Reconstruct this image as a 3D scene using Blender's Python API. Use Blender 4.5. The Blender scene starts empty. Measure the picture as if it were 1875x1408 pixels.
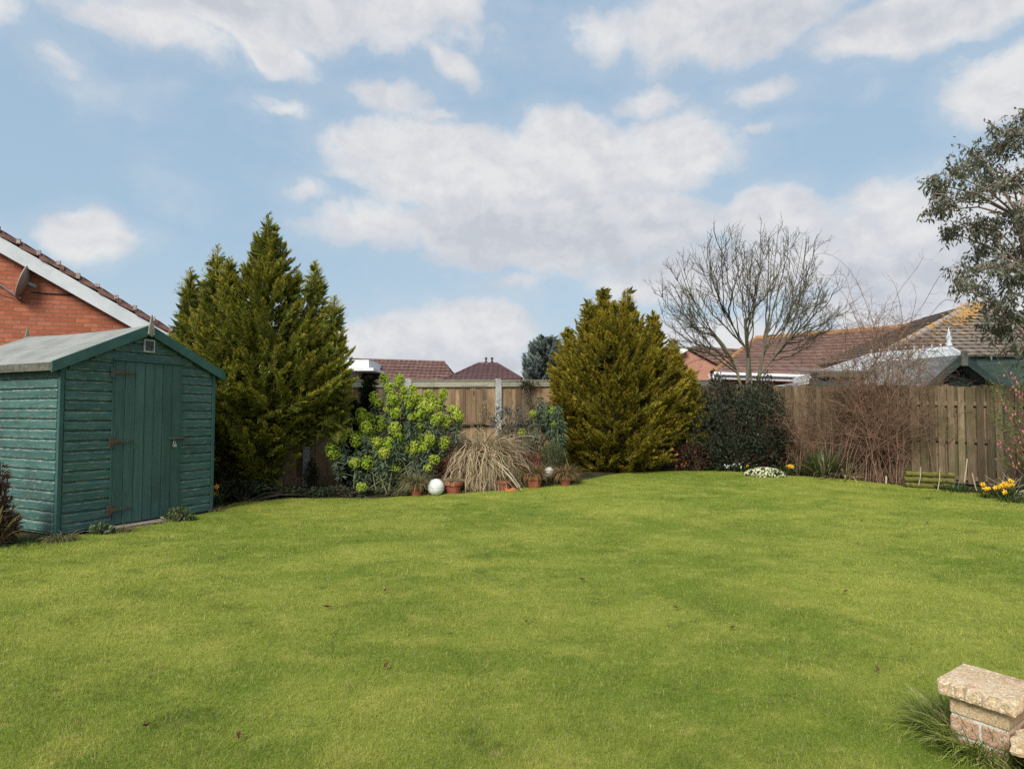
import bpy, math, numpy as np
from mathutils import Vector
PI = math.pi
R = math.radians
S = bpy.context.scene
COL = S.collection
rng = np.random.default_rng(7)

# ------------------------------------------------------------------ camera and measuring helpers
CH, F, CX, CY, HOR = 1.30, 1150.0, 937.5, 704.0, 755.0
PITCH = math.atan((HOR - CY) / F)
cam = bpy.data.cameras.new('camera'); camo = bpy.data.objects.new('camera', cam); COL.objects.link(camo)
cam.sensor_width = 36; cam.lens = 36 * F / 1875; cam.clip_start = .05; cam.clip_end = 3000
camo.location = (0, 0, CH); camo.rotation_euler = (PI / 2 + PITCH, 0, 0)
S.camera = camo

def sstep(a, b, x):
    t = np.clip((np.asarray(x, float) - a) / (b - a), 0, 1)
    return t * t * (3 - 2 * t)

def g(x, y):                                     # height of the ground
    x = np.asarray(x, float); y = np.asarray(y, float)
    z = .20 * sstep(7, 12.3, y) * sstep(-3.5, 1.5, x) * (1 - .6 * sstep(4.2, 7, x))
    z = z * (1 - sstep(20, 40, np.hypot(x, y)))
    return z + .012 * np.sin(x * 1.1 + 1) * np.sin(y * .9) * sstep(9, 5, np.hypot(x, y)) * 0.8

def ray(u, v):
    a, b = (u - CX) / F, (CY - v) / F
    c, s = math.cos(PITCH), math.sin(PITCH)
    return np.array([a, c - b * s, s + b * c])

def P(u, v, Y):                                  # the point seen at photo pixel (u, v) at distance Y
    d = ray(u, v); return np.array([0, 0, CH]) + d * (Y / d[1])

def G(u, v):                                     # the ground point seen at photo pixel (u, v)
    d = ray(u, v); lo, hi = .5, 60.
    for _ in range(60):
        m = (lo + hi) / 2; p = np.array([0, 0, CH]) + d * (m / d[1])
        if p[2] > g(p[0], p[1]): lo = m
        else: hi = m
    return np.array([p[0], p[1], float(g(p[0], p[1]))])

def on(x, y, dz=0): return np.array([x, y, float(g(x, y)) + dz])

# ------------------------------------------------------------------ mesh builder
def nrm(a): return a / np.maximum(np.linalg.norm(a, axis=-1, keepdims=True), 1e-9)

class MB:
    def __init__(s): s.v = []; s.f = []; s.t = []; s.r = []; s.sm = []; s.n = 0
    def add(s, v, f, t=None, r=None, sm=False):
        s.sm.append(np.full(len(f), sm))
        v = np.asarray(v, float).reshape(-1, 3); k = len(v)
        s.v.append(v)
        s.t.append(np.full(k, .5) if t is None else np.broadcast_to(np.asarray(t, float), (k,)))
        s.r.append(np.full(k, rng.random()) if r is None else np.broadcast_to(np.asarray(r, float), (k,)))
        if isinstance(f, np.ndarray): s.f.append(f + s.n)
        else:
            for q in f: s.f.append(np.array([q]) + s.n)
        s.n += k
    def box(s, x0, x1, y0, y1, z0, z1, r=None):
        v = [(x, y, z) for x in (x0, x1) for y in (y0, y1) for z in (z0, z1)]
        s.add(v, np.array([(0, 1, 3, 2), (4, 6, 7, 5), (0, 4, 5, 1), (2, 3, 7, 6), (0, 2, 6, 4), (1, 5, 7, 3)]), r=r)
    def hexa(s, a, b):                            # two quads of four points each, joined
        s.add(list(a) + list(b), np.array([(3, 2, 1, 0), (4, 5, 6, 7), (0, 1, 5, 4), (1, 2, 6, 5), (2, 3, 7, 6), (3, 0, 4, 7)]))
    def bar(s, p, q, w, h, up=(0, 0, 1)):         # box beam from p to q
        p = np.array(p, float); q = np.array(q, float); d = nrm(q - p)
        sd = nrm(np.cross(d, up)); u = np.cross(sd, d)
        c = [sd * w / 2 * i + u * h / 2 * j for i, j in ((-1, -1), (1, -1), (1, 1), (-1, 1))]
        s.hexa([p + k for k in c], [q + k for k in c])
    def prism(s, poly, ext):                      # a polygon (3-D points) pushed along ext
        a = np.array(poly, float); n = len(a); b = a + np.array(ext, float)
        f = [tuple(range(n))[::-1], tuple(range(n, 2 * n))] + [(i, (i + 1) % n, n + (i + 1) % n, n + i) for i in range(n)]
        s.add(np.vstack([a, b]), f)
    def lathe(s, prof, c=(0, 0, 0), n=24, cap=True):
        prof = np.array(prof, float); k = len(prof); an = np.arange(n) * 2 * PI / n
        v = np.stack([np.outer(prof[:, 0], np.cos(an)), np.outer(prof[:, 0], np.sin(an)), np.repeat(prof[:, 1:2], n, 1)], -1) + np.array(c)
        i, j = np.meshgrid(np.arange(k - 1), np.arange(n), indexing='ij'); j2 = (j + 1) % n
        s.add(v.reshape(-1, 3), np.stack([i * n + j, i * n + j2, (i + 1) * n + j2, (i + 1) * n + j], -1).reshape(-1, 4))
    def tubes(s, Pt, Rd, n=4, r=None, t=None):     # Pt (N,K,3), Rd (N,K)
        Pt = np.asarray(Pt, float); N, K, _ = Pt.shape; Rd = np.broadcast_to(np.asarray(Rd, float), (N, K))
        T = nrm(np.gradient(Pt, axis=1)); ref = np.where(np.abs(T[:, :1, 2:3]) > .8, [1., 0, 0], [0, 0, 1.])
        A = nrm(np.cross(T, ref)); B = np.cross(T, A); an = np.arange(n) * 2 * PI / n
        v = Pt[:, :, None] + Rd[..., None, None] * (A[:, :, None] * np.cos(an)[:, None] + B[:, :, None] * np.sin(an)[:, None])
        a, k, j = np.meshgrid(np.arange(N), np.arange(K - 1), np.arange(n), indexing='ij'); j2 = (j + 1) % n; o = a * K * n
        f = np.stack([o + k * n + j, o + k * n + j2, o + (k + 1) * n + j2, o + (k + 1) * n + j], -1).reshape(-1, 4)
        rr = rng.random(N) if r is None else r
        tt = np.linspace(0, 1, K) if t is None else t
        s.add(v.reshape(-1, 3), f, np.tile(np.repeat(tt, n), N), np.repeat(rr, K * n), True)
    def tube(s, pts, rad, n=8):
        pts = np.array(pts, float)[None]; s.tubes(pts, np.broadcast_to(rad, (1, pts.shape[1])), n)
    def ribbons(s, Pt, W, side, r=None, t=None):   # Pt (N,K,3), half widths (N,K), side (N,3) or (N,K,3)
        Pt = np.asarray(Pt, float); N, K, _ = Pt.shape; W = np.broadcast_to(W, (N, K))
        if side.ndim == 2: side = side[:, None]
        v = np.stack([Pt - side * W[..., None], Pt + side * W[..., None]], 2)
        a, k = np.meshgrid(np.arange(N), np.arange(K - 1), indexing='ij'); o = a * K * 2 + k * 2
        f = np.stack([o, o + 1, o + 3, o + 2], -1).reshape(-1, 4)
        rr = rng.random(N) if r is None else r
        tt = np.broadcast_to(np.linspace(0, 1, K) if t is None else t, (N, K))
        s.add(v.reshape(-1, 3), f, np.repeat(tt.reshape(-1), 2), np.repeat(rr, K * 2))
    def tris(s, V, t=None, r=None):               # V (N,3,3), t (N,3)
        N = len(V)
        s.add(V.reshape(-1, 3), np.arange(N * 3).reshape(N, 3), None if t is None else t.reshape(-1), None if r is None else np.repeat(r, 3))
    def leaves(s, C, D, L, Wd, droop=0., r=None, t=None):   # pointed leaves from C along D
        N = len(C); D = nrm(D); L = np.broadcast_to(L, (N,)); Wd = np.broadcast_to(Wd, (N,))
        sd = nrm(np.cross(D, nrm(rng.normal(size=(N, 3)))))
        k = np.array([0, .45, 1.])
        Pt = C[:, None] + D[:, None] * (L[:, None] * k)[..., None]
        Pt[..., 2] -= droop * L[:, None] * k ** 2
        s.ribbons(Pt, Wd[:, None] * np.array([.12, .5, .04]), sd, r, t)
    def mesh(s, name, smooth=False, off=None):
        me = bpy.data.meshes.new(name)
        v = np.vstack(s.v)
        if off is not None: v = v - off
        tot = [f.size for f in s.f]; L = np.concatenate([f.reshape(-1) for f in s.f]) if s.f else np.zeros(0, int)
        sz = np.concatenate([np.full(len(f), f.shape[1]) for f in s.f])
        me.vertices.add(len(v)); me.vertices.foreach_set('co', v.astype(np.float32).ravel())
        me.loops.add(len(L)); me.loops.foreach_set('vertex_index', L.astype(np.int32))
        me.polygons.add(len(sz)); me.polygons.foreach_set('loop_start', np.concatenate([[0], np.cumsum(sz)[:-1]]).astype(np.int32))
        me.polygons.foreach_set('use_smooth', np.ones(len(sz), bool) if smooth else np.concatenate(s.sm))
        for nm, a in (('t', s.t), ('r', s.r)):
            at = me.attributes.new(nm, 'FLOAT', 'POINT'); at.data.foreach_set('value', np.concatenate(a).astype(np.float32))
        me.update(calc_edges=True); me.validate()
        return me

ORG = {}
def thing(name, label, cat, loc=(0, 0, 0), rz=0, group=None):
    o = bpy.data.objects.new(name, None); COL.objects.link(o); o.empty_display_size = .1
    o.location = tuple(float(c) for c in loc); o.rotation_euler = (0, 0, rz)
    o['label'] = label; o['category'] = cat; o['kind'] = 'thing'
    if group: o['group'] = group
    ORG[o.name] = np.array(loc, float)
    return o
def part(name, mb, mat, parent, world=True, smooth=False, label=None, bevel=0):
    off = ORG[parent.name] if world else None
    o = bpy.data.objects.new(name, mb.mesh(name, smooth, off)); COL.objects.link(o); o.parent = parent
    o.data.materials.append(mat); ORG[o.name] = ORG[parent.name]
    if label: o['label'] = label
    if bevel: bev(o, bevel)
    return o
def bev(o, w, n=2):
    m = o.modifiers.new('bevel', 'BEVEL'); m.width = w; m.segments = n; m.limit_method = 'ANGLE'
def solo(name, mb, mat, label, cat, loc=(0, 0, 0), group=None, smooth=False, world=True, kind=None, rz=0):
    o = bpy.data.objects.new(name, mb.mesh(name, smooth, np.array(loc, float) if world else None)); COL.objects.link(o)
    o.location = tuple(float(c) for c in loc); o.rotation_euler = (0, 0, rz); o.data.materials.append(mat)
    if kind: o['kind'] = kind
    else: o['label'] = label; o['category'] = cat; o['kind'] = 'thing'
    if kind == 'stuff': o['label'] = label; o['category'] = cat
    if group: o['group'] = group
    ORG[o.name] = np.array(loc, float)
    return o

# ------------------------------------------------------------------ materials
def newmat(name):
    m = bpy.data.materials.new(name); m.use_nodes = True; nt = m.node_tree; nt.nodes.clear()
    return m, nt
class NT:
    def __init__(s, nt): s.nt = nt
    def n(s, kind, **kw):
        nd = s.nt.nodes.new('ShaderNode' + kind)
        for k, v in kw.items():
            if k.startswith('i_'):
                k2 = k[2:].replace('_', ' '); k2 = int(k2) if k2.isdigit() else k2
                s.put(nd.inputs[k2], v)
            else: setattr(nd, k, v)
        return nd
    def put(s, sock, v):
        if hasattr(v, 'is_output'): s.nt.links.new(v, sock)
        elif hasattr(v, 'outputs'): s.nt.links.new(v.outputs[0], sock)
        else:
            if isinstance(v, (tuple, list)) and len(v) == 3 and sock.type == 'RGBA': v = (*v, 1)
            sock.default_value = v
    def math(s, op, a, b=0., c=0., clamp=False):
        nd = s.nt.nodes.new('ShaderNodeMath'); nd.operation = op; nd.use_clamp = clamp
        s.put(nd.inputs[0], a); s.put(nd.inputs[1], b); s.put(nd.inputs[2], c)
        return nd.outputs[0]
    def mix(s, fac, a, b, mode='MIX'):
        nd = s.nt.nodes.new('ShaderNodeMix'); nd.data_type = 'RGBA'; nd.blend_type = mode; nd.clamp_factor = True
        s.put(nd.inputs['Factor'], fac); s.put(nd.inputs[6], a); s.put(nd.inputs[7], b)
        return nd.outputs[2]
    def ramp(s, fac, stops, interp='LINEAR'):
        nd = s.nt.nodes.new('ShaderNodeValToRGB'); cr = nd.color_ramp; cr.interpolation = interp
        while len(cr.elements) < len(stops): cr.elements.new(.5)
        for e, (p, c) in zip(cr.elements, stops):
            e.position = p; e.color = (*c, 1) if isinstance(c, (tuple, list)) else (c, c, c, 1)
        s.put(nd.inputs[0], fac); return nd.outputs[0]
    def smooth(s, x, a, b):
        nd = s.nt.nodes.new('ShaderNodeMapRange'); nd.interpolation_type = 'SMOOTHSTEP'
        s.put(nd.inputs[0], x); nd.inputs[1].default_value = a; nd.inputs[2].default_value = b
        return nd.outputs[0]
    def noise(s, vec, scale, detail=3, rough=.55, dist=0.):
        nd = s.n('TexNoise', i_Scale=scale, i_Detail=detail, i_Roughness=rough, i_Distortion=dist)
        s.put(nd.inputs['Vector'], vec); return nd.outputs[0]
    def coords(s, stretch=(1, 1, 1), world=False, loc=(0, 0, 0)):
        src = s.n('NewGeometry').outputs['Position'] if world else s.n('TexCoord').outputs['Object']
        m = s.n('Mapping'); s.put(m.inputs[0], src); m.inputs['Scale'].default_value = stretch; m.inputs['Location'].default_value = loc
        return m.outputs[0]
    def out(s, col, rough=.7, height=None, bump=.3, dist=.01, spec=.3, metal=0., trans=None, tcol=None):
        b = s.n('BsdfPrincipled', i_Roughness=rough, i_Metallic=metal)
        b.inputs['Specular IOR Level'].default_value = spec
        s.put(b.inputs['Base Color'], col)
        if height is not None:
            bp = s.n('Bump', i_Strength=bump, i_Distance=dist); s.put(bp.inputs['Height'], height); s.put(b.inputs['Normal'], bp)
        o = s.n('OutputMaterial'); res = b
        if trans:
            tr = s.n('BsdfTranslucent'); s.put(tr.inputs[0], tcol if tcol is not None else col)
            mx = s.n('MixShader', i_0=trans); s.put(mx.inputs[1], b); s.put(mx.inputs[2], tr); res = mx
        s.put(o.inputs[0], res.outputs[0])

def smat(name, c1, c2, scale=6., rough=.75, bump=.25, stretch=(1, 1, 1), c3=None, s3=30., a3=(.55, .7), dist=.01, spec=.3, metal=0, fine=.15, fscale=90, world=False, brick=0):
    m, nt = newmat(name); k = NT(nt); co = k.coords(stretch, world)
    a = k.noise(co, scale, 5, .6); col = k.mix(k.smooth(a, .35, .65), c1, c2)
    if c3: col = k.mix(k.smooth(k.noise(co, s3, 4, .6), *a3), col, c3)
    f = k.noise(co, fscale, 2)
    col = k.mix(fine, col, k.ramp(f, [(.3, .0), (.7, 1.)]), 'OVERLAY')
    k.out(col, rough, k.math('ADD', a, k.math('MULTIPLY', f, .5)), bump, dist, spec, metal)
    return m

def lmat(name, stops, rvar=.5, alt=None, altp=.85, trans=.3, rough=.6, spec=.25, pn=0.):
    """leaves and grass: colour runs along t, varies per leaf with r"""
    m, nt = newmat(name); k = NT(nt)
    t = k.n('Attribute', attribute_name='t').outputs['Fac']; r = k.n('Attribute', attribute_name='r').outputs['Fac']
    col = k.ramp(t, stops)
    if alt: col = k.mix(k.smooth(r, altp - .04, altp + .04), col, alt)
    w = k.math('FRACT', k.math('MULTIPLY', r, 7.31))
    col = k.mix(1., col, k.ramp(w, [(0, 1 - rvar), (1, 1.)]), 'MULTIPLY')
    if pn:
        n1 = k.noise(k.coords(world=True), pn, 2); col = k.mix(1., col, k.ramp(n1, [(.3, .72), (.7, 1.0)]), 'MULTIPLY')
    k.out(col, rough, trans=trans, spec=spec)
    return m

# ------------------------------------------------------------------ daylight: sky with clouds, veiled sun
SUN_AZ, SUN_EL = R(-156), R(41)                  # behind the camera, to the left
sun = bpy.data.lights.new('sun', 'SUN'); suno = bpy.data.objects.new('sun', sun); COL.objects.link(suno)
sun.energy = 4.0; sun.angle = R(22); sun.color = (1, .95, .87)
sd = Vector((math.sin(SUN_AZ) * math.cos(SUN_EL), math.cos(SUN_AZ) * math.cos(SUN_EL), math.sin(SUN_EL)))
suno.rotation_euler = sd.to_track_quat('Z', 'Y').to_euler(); suno.location = (-8, -10, 14)

W = bpy.data.worlds.new('World'); S.world = W; W.use_nodes = True
nt = W.node_tree; nt.nodes.clear(); k = NT(nt)
BG = .1
sky = k.n('TexSky'); sky.sky_type = 'NISHITA'; sky.sun_disc = False
sky.sun_elevation = SUN_EL; sky.sun_rotation = SUN_AZ; sky.air_density = 1.2; sky.dust_density = 1.5; sky.ozone_density = 1.2
tc = k.n('TexCoord').outputs['Generated']
sx = k.n('SeparateXYZ'); k.put(sx.inputs[0], tc)
az = k.math('ARCTAN2', sx.outputs[0], sx.outputs[1]); el = k.math('ARCSINE', sx.outputs[2])
cb = k.n('CombineXYZ'); k.put(cb.inputs[0], az); k.put(cb.inputs[1], el)
flat = cb.outputs[0]
def warp(vec, scale, amt, seed):
    w = k.n('TexNoise', i_Scale=scale, i_Detail=3, i_Roughness=.55)
    mp = k.n('Mapping'); mp.inputs['Location'].default_value = (seed, seed * .7, 0); k.put(mp.inputs[0], vec); k.put(w.inputs['Vector'], mp)
    a = k.n('VectorMath', operation='SUBTRACT'); k.put(a.inputs[0], w.outputs['Color']); a.inputs[1].default_value = (.5, .5, .5)
    b = k.n('VectorMath', operation='SCALE'); k.put(b.inputs[0], a); b.inputs['Scale'].default_value = amt
    c = k.n('VectorMath', operation='ADD'); k.put(c.inputs[0], vec); k.put(c.inputs[1], b)
    return c.outputs[0]
wv = warp(warp(flat, 6, .036, 3.1), 19, .026, 1.7)
def azel(u, v):
    d = ray(u, v); d = d / np.linalg.norm(d); return math.atan2(d[0], d[1]), math.asin(d[2])
def blobs(lst, vec, soft=True):
    res = None
    for (u, v, ru, rv, w, *rot) in lst:
        a, e = azel(u, v); ra = abs(azel(u + ru, v)[0] - azel(u - ru, v)[0]) / 2; re = abs(azel(u, v + rv)[1] - azel(u, v - rv)[1]) / 2
        mp = k.n('Mapping', vector_type='TEXTURE'); mp.inputs['Location'].default_value = (a, e, 0)
        mp.inputs['Scale'].default_value = (ra, re, 1); mp.inputs['Rotation'].default_value = (0, 0, -R(rot[0]) if rot else 0)
        k.put(mp.inputs[0], vec)
        ln = k.n('VectorMath', operation='LENGTH'); k.put(ln.inputs[0], mp)
        x = k.math('MULTIPLY_ADD', ln.outputs['Value'], -w, w)
        res = x if res is None else k.math('SMOOTH_MAX', res, x, .12)
    return res
CL = [(430, -10, 560, 105, 1), (490, 80, 120, 50, .8, 15), (790, 5, 120, 55, .9), (815, 108, 95, 30, .50, 28), (300, 60, 220, 50, .7), (-80, 0, 160, 60, .6),
      (1330, 40, 260, 105, 1), (1110, 75, 90, 60, .45), (1720, 20, 340, 75, 1), (1850, 150, 170, 80, .85), (1550, 90, 60, 25, .5), (1400, 170, 90, 30, .35),
      (690, 175, 110, 38, .40), (530, 205, 70, 28, .38), (1190, 185, 70, 40, .42), (110, 110, 70, 45, .4), (810, 215, 60, 20, .35), (1380, 240, 60, 14, .3),
      (960, 320, 360, 110, 1.1), (800, 270, 240, 60, .9), (1020, 240, 120, 60, .8), (1240, 290, 150, 85, .95), (690, 415, 150, 55, .75), (1030, 420, 350, 100, 1.1),
      (1330, 500, 280, 65, .9), (1660, 440, 260, 125, .95), (1620, 370, 110, 55, .7), (1410, 395, 110, 65, .8), (1750, 560, 420, 100, .9), (1880, 400, 200, 130, .8), (940, 515, 60, 22, .45),
      (830, 620, 190, 80, 1), (690, 640, 120, 65, .9), (880, 590, 90, 55, .8), (780, 690, 330, 55, .8), (1300, 640, 260, 70, .7), (560, 350, 60, 30, .35),
      (150, 432, 100, 65, .85), (215, 440, 70, 30, .4), (-60, 470, 120, 60, .6), (60, 640, 200, 60, .6), (-500, 200, 400, 150, 1), (2400, 250, 420, 160, 1)]
f1 = blobs(CL, wv)
zfront = k.smooth(sx.outputs[1], .15, .5)
far = k.math('MULTIPLY_ADD', k.noise(tc, 2.2, 3), 2.6, -1.2)          # clouds round the rest of the sky
f1 = k.math('ADD', k.math('MULTIPLY', f1, zfront), k.math('MULTIPLY', far, k.math('SUBTRACT', 1., zfront)))
def fbm(seed, sc, det=9, ro=.6):
    mp = k.n('Mapping'); mp.inputs['Location'].default_value = (seed, seed * 1.3, 0); mp.inputs['Scale'].default_value = (1, 1.45, 1)
    k.put(mp.inputs[0], wv); return k.noise(mp.outputs[0], sc, det, ro)
n0 = fbm(.2, 8.5, 8, .63); n1 = fbm(.216, 8.5, 6, .63)
edge = k.math('MULTIPLY_ADD', n0, 1.5, -.77)
den = k.math('ADD', k.math('MULTIPLY', f1, 1.15), edge)
veil = k.math('MULTIPLY', k.smooth(fbm(9.3, 3.2, 6, .6), .46, .74), .42)
mask = k.math('MAXIMUM', k.smooth(den, -.12, .42), k.math('MULTIPLY', k.smooth(den, -.45, .12), .20))
mask = k.math('MAXIMUM', mask, veil)
grey = k.smooth(blobs([(1000, 440, 430, 95, 1), (1250, 470, 250, 60, 1), (430, 0, 480, 70, 1), (1400, 70, 300, 110, .8), (1700, 500, 340, 100, .9), (800, 690, 300, 60, 1), (1750, 10, 300, 60, .5)], wv), -.1, .8)
puff = k.math('MULTIPLY_ADD', k.math('SUBTRACT', n1, n0), 4.5, .55, clamp=True)
n2 = fbm(4.2, 4.0, 3)
shade = k.math('ADD', k.math('MULTIPLY', puff, .56), k.math('MULTIPLY', k.smooth(n2, .3, .7), .30))
shade = k.math('SUBTRACT', k.math('ADD', shade, .30), k.math('MULTIPLY', grey, .58), clamp=True)
q = 1 / BG
ccol = k.ramp(shade, [(0, (.465, .495, .545)), (.5, (.56, .575, .612)), (1, (.655, .662, .672))])
cs = k.n('VectorMath', operation='SCALE'); k.put(cs.inputs[0], ccol); cs.inputs['Scale'].default_value = q
hz = k.ramp(k.math('MULTIPLY', el, 1.0, clamp=True), [(0, (.48, .57, .66)), (.25, (.350, .490, .62)), (.7, (.305, .440, .595))])
hs = k.n('VectorMath', operation='SCALE'); k.put(hs.inputs[0], hz); hs.inputs['Scale'].default_value = q
blue = k.mix(.82, sky.outputs[0], hs.outputs[0])
fin = k.mix(mask, blue, cs.outputs[0])
bgn = k.n('Background', i_Strength=BG); k.put(bgn.inputs[0], fin)
k.put(k.n('OutputWorld').inputs[0], bgn.outputs[0])
S.view_settings.view_transform = 'Standard'; S.view_settings.look = 'None'; S.view_settings.exposure = .25; S.view_settings.gamma = 1
S.render.film_transparent = False
S.cycles.use_denoising = False; S.cycles.max_bounces = 6; S.cycles.transparent_max_bounces = 4

# ------------------------------------------------------------------ ground, lawn, soil
def gridmesh(xs, ys, dz):
    X, Y = np.meshgrid(xs, ys); Z = g(X, Y) + dz; n, m = X.shape
    i, j = np.meshgrid(np.arange(n - 1), np.arange(m - 1), indexing='ij'); o = i * m + j
    mb = MB(); mb.add(np.stack([X, Y, Z], -1).reshape(-1, 3), np.stack([o, o + 1, o + m + 1, o + m], -1).reshape(-1, 4)); return mb
lin = np.concatenate([[-900, -300, -100, -40, -20], np.arange(-14, 14.1, .5), [20, 40, 100, 300, 900]])
liny = np.concatenate([[-900, -300, -100, -40, -20, -10], np.arange(-6, 20.1, .5), [24, 30, 40, 100, 300, 900]])
m, nt = newmat('soil'); k = NT(nt); co = k.coords(world=True)
a = k.noise(co, 3, 6, .65); b = k.noise(co, 60, 4, .7)
c = k.mix(k.smooth(a, .38, .62), (.030, .022, .015), (.060, .055, .022)); c = k.mix(k.smooth(b, .55, .75), c, (.10, .075, .045))
k.out(c, .95, k.math('ADD', a, b), .8, .03, .1); SOIL = m
gr = solo('ground', gridmesh(lin, liny, -.004), SOIL, '', '', kind='structure', smooth=True)

EDGE = [(-1100, 1090), (-600, 1050), (-300, 1030), (-60, 1012), (0, 1004), (60, 994), (103, 988), (200, 976), (300, 958), (385, 940), (430, 922), (520, 914), (620, 914), (700, 913), (770, 908), (850, 904), (960, 895),
        (1060, 881), (1150, 867), (1260, 862), (1350, 865), (1450, 872), (1560, 880), (1640, 888), (1700, 894), (1800, 906), (1875, 918), (2000, 936), (2300, 985), (3000, 1050)]
EP = np.array([G(*e) for e in EDGE]); EA = np.arctan2(EP[:, 0], EP[:, 1]); ER = np.hypot(EP[:, 0], EP[:, 1])
def rback(a): return np.where(np.abs(a) < 1.1, np.interp(a, EA, ER), 4.5)
an = np.concatenate([np.linspace(-PI, -1.15, 24), np.linspace(-1.1, 1.1, 260), np.linspace(1.15, PI, 24)])
fr = np.linspace(0.02, 1, 60)
A, Fq = np.meshgrid(an, fr, indexing='ij'); wob = 1 + .004 * np.sin(A * 90) + .004 * np.sin(A * 41 + 1)
RR = rback(A) * Fq * wob; X = RR * np.sin(A); Y = RR * np.cos(A)
n_, m_ = X.shape; i, j = np.meshgrid(np.arange(n_ - 1), np.arange(m_ - 1), indexing='ij'); o = i * m_ + j
mb = MB(); mb.add(np.stack([X, Y, g(X, Y) + .012], -1).reshape(-1, 3), np.stack([o, o + 1, o + m_ + 1, o + m_], -1).reshape(-1, 4)[:, ::-1])
def grass_color(k, r=None):
    p = k.coords((.75, 1, 1), True)
    big = k.noise(p, .7, 4, .62, .4); mid = k.noise(p, 3.4, 5, .68, .3); fin = k.noise(p, 24, 6, .75)
    c = k.mix(k.smooth(big, .36, .66), (.172, .250, .027), (.325, .368, .058))
    c = k.mix(k.math('MULTIPLY', k.smooth(mid, .49, .70), .6), c, (.46, .45, .095))
    c = k.mix(k.math('MULTIPLY', k.smooth(mid, .46, .30), .6), c, (.080, .142, .014))
    c = k.mix(k.math('MULTIPLY', k.smooth(fin, .54, .68), .6), c, (.44, .42, .125))
    c = k.mix(k.math('MULTIPLY', k.smooth(fin, .45, .30), .7), c, (.075, .135, .014))
    c = k.mix(k.math('MULTIPLY', k.smooth(k.noise(p, 6.5, 5, .7), .62, .74), .65), c, (.36, .27, .115))
    return c, fin
m, nt = newmat('lawn_turf'); k = NT(nt); c, h = grass_color(k)
c2 = k.mix(k.smooth(k.noise(k.coords((1, 1, 1), True), 160, 3, .7), .35, .65), k.mix(.5, c, (.09, .10, .02)), c)
k.out(c2, .9, k.noise(k.coords((1, 1, 1), True), 150, 3, .7), .7, .02, .1)
solo('lawn', mb, m, '', '', kind='structure', smooth=True)

N = 680000
a = rng.uniform(-.86, .86, N); rb = rback(a)
u_ = rng.random(N) ** 1.0; r = 1.7 * (rb / 1.7) ** u_ - .01
x = r * np.sin(a); y = r * np.cos(a); z = g(x, y) + .008
dist = np.hypot(r, CH)
tuft = np.sin(x * 7.1 + 2 * np.sin(y * 5.3)) * np.sin(y * 6.3 + 1.7 * np.sin(x * 4.1)) * .5 + .5
h = rng.uniform(.013, .031, N) * (.75 + .5 * tuft); h = np.where(rng.random(N) < .02, h * 1.7, h)
w = np.maximum(.0009, .00031 * dist) * rng.uniform(.7, 1.5, N)
yaw = rng.uniform(0, 2 * PI, N); lean = rng.uniform(.15, 1.35, N)
dirh = np.stack([np.cos(yaw), np.sin(yaw), 0 * yaw], -1)
base = np.stack([x, y, z], -1)
mid = base + dirh * (h * .35 * lean)[:, None]; mid[:, 2] += h * .6
tip = base + dirh * (h * lean)[:, None]; tip[:, 2] += h * (1.12 - .55 * lean)
yw2 = rng.uniform(0, PI, N); side = np.stack([np.cos(yw2), np.sin(yw2), 0 * yaw], -1)
mb = MB(); mb.ribbons(np.stack([base, mid, tip], 1), w[:, None] * np.array([.5, .45, .06]), side)
m, nt = newmat('grass_blade'); k = NT(nt); c, h_ = grass_color(k)
t = k.n('Attribute', attribute_name='t').outputs['Fac']; r_ = k.n('Attribute', attribute_name='r').outputs['Fac']
c = k.mix(k.math('MULTIPLY', k.smooth(r_, .78, .84), .75), c, (.47, .39, .165))
c = k.mix(1., c, k.ramp(k.math('FRACT', k.math('MULTIPLY', r_, 7.3)), [(0, .45), (1, 1.42)]), 'MULTIPLY')
k.out(c, .55, spec=.25, trans=.25)
solo('lawn_grass', mb, m, 'short mown lawn grass, patchy green and yellowish', 'grass', kind='stuff')

# ------------------------------------------------------------------ green garden shed
A0 = G(103, 984); B0 = G(385, 938); A0[2] = B0[2] = -.01
dv = B0 - A0; WID = float(np.hypot(dv[0], dv[1])); RZ = math.atan2(dv[1], dv[0]); LEN = 2.5
ex = nrm(dv); ey = np.array([-ex[1], ex[0], 0])

def paintmat(name, base, lite, dark, worn, stretch, amt=(.60, .70)):
    m, nt = newmat(name); k = NT(nt); co = k.coords(stretch)
    a = k.noise(co, 2.2, 5, .6); c = k.mix(k.smooth(a, .35, .68), base, lite)
    c = k.mix(k.math('MULTIPLY', k.smooth(k.noise(k.coords((1, 1, .45)), 3.0, 4, .6), .5, .75), .6), c, dark)
    r = k.n('Attribute', attribute_name='r').outputs['Fac']
    c = k.mix(1., c, k.ramp(k.math('FRACT', k.math('MULTIPLY', r, 5.7)), [(0, .78), (1, 1.0)]), 'MULTIPLY')
    wn = k.noise(co, 9, 8, .72); t = k.n('Attribute', attribute_name='t').outputs['Fac']   # t=1 on exposed edges
    lim = k.math('ADD', wn, k.math('MULTIPLY', t, .13))
    c = k.mix(k.math('MULTIPLY', k.smooth(lim, *amt), .8), c, worn)
    k.out(c, .62, k.math('ADD', wn, k.noise(co, 40, 3, .6)), .25, .006, .3)
    return m
TEAL, TEALL, TEALD, WORN = (.040, .104, .092), (.066, .150, .134), (.040, .072, .062), (.36, .34, .27)
PAINT_X = paintmat('green_paint_front', TEAL, TEALL, TEALD, WORN, (1.2, 14, 14))
PAINT_Y = paintmat('green_paint_side', (.044, .118, .104), (.072, .165, .148), TEALD, WORN, (14, 1.2, 14))
PAINT_Z = paintmat('green_paint_door', (.044, .102, .090), (.066, .135, .120), TEALD, WORN, (14, 14, 1.0), (.70, .82))
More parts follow.
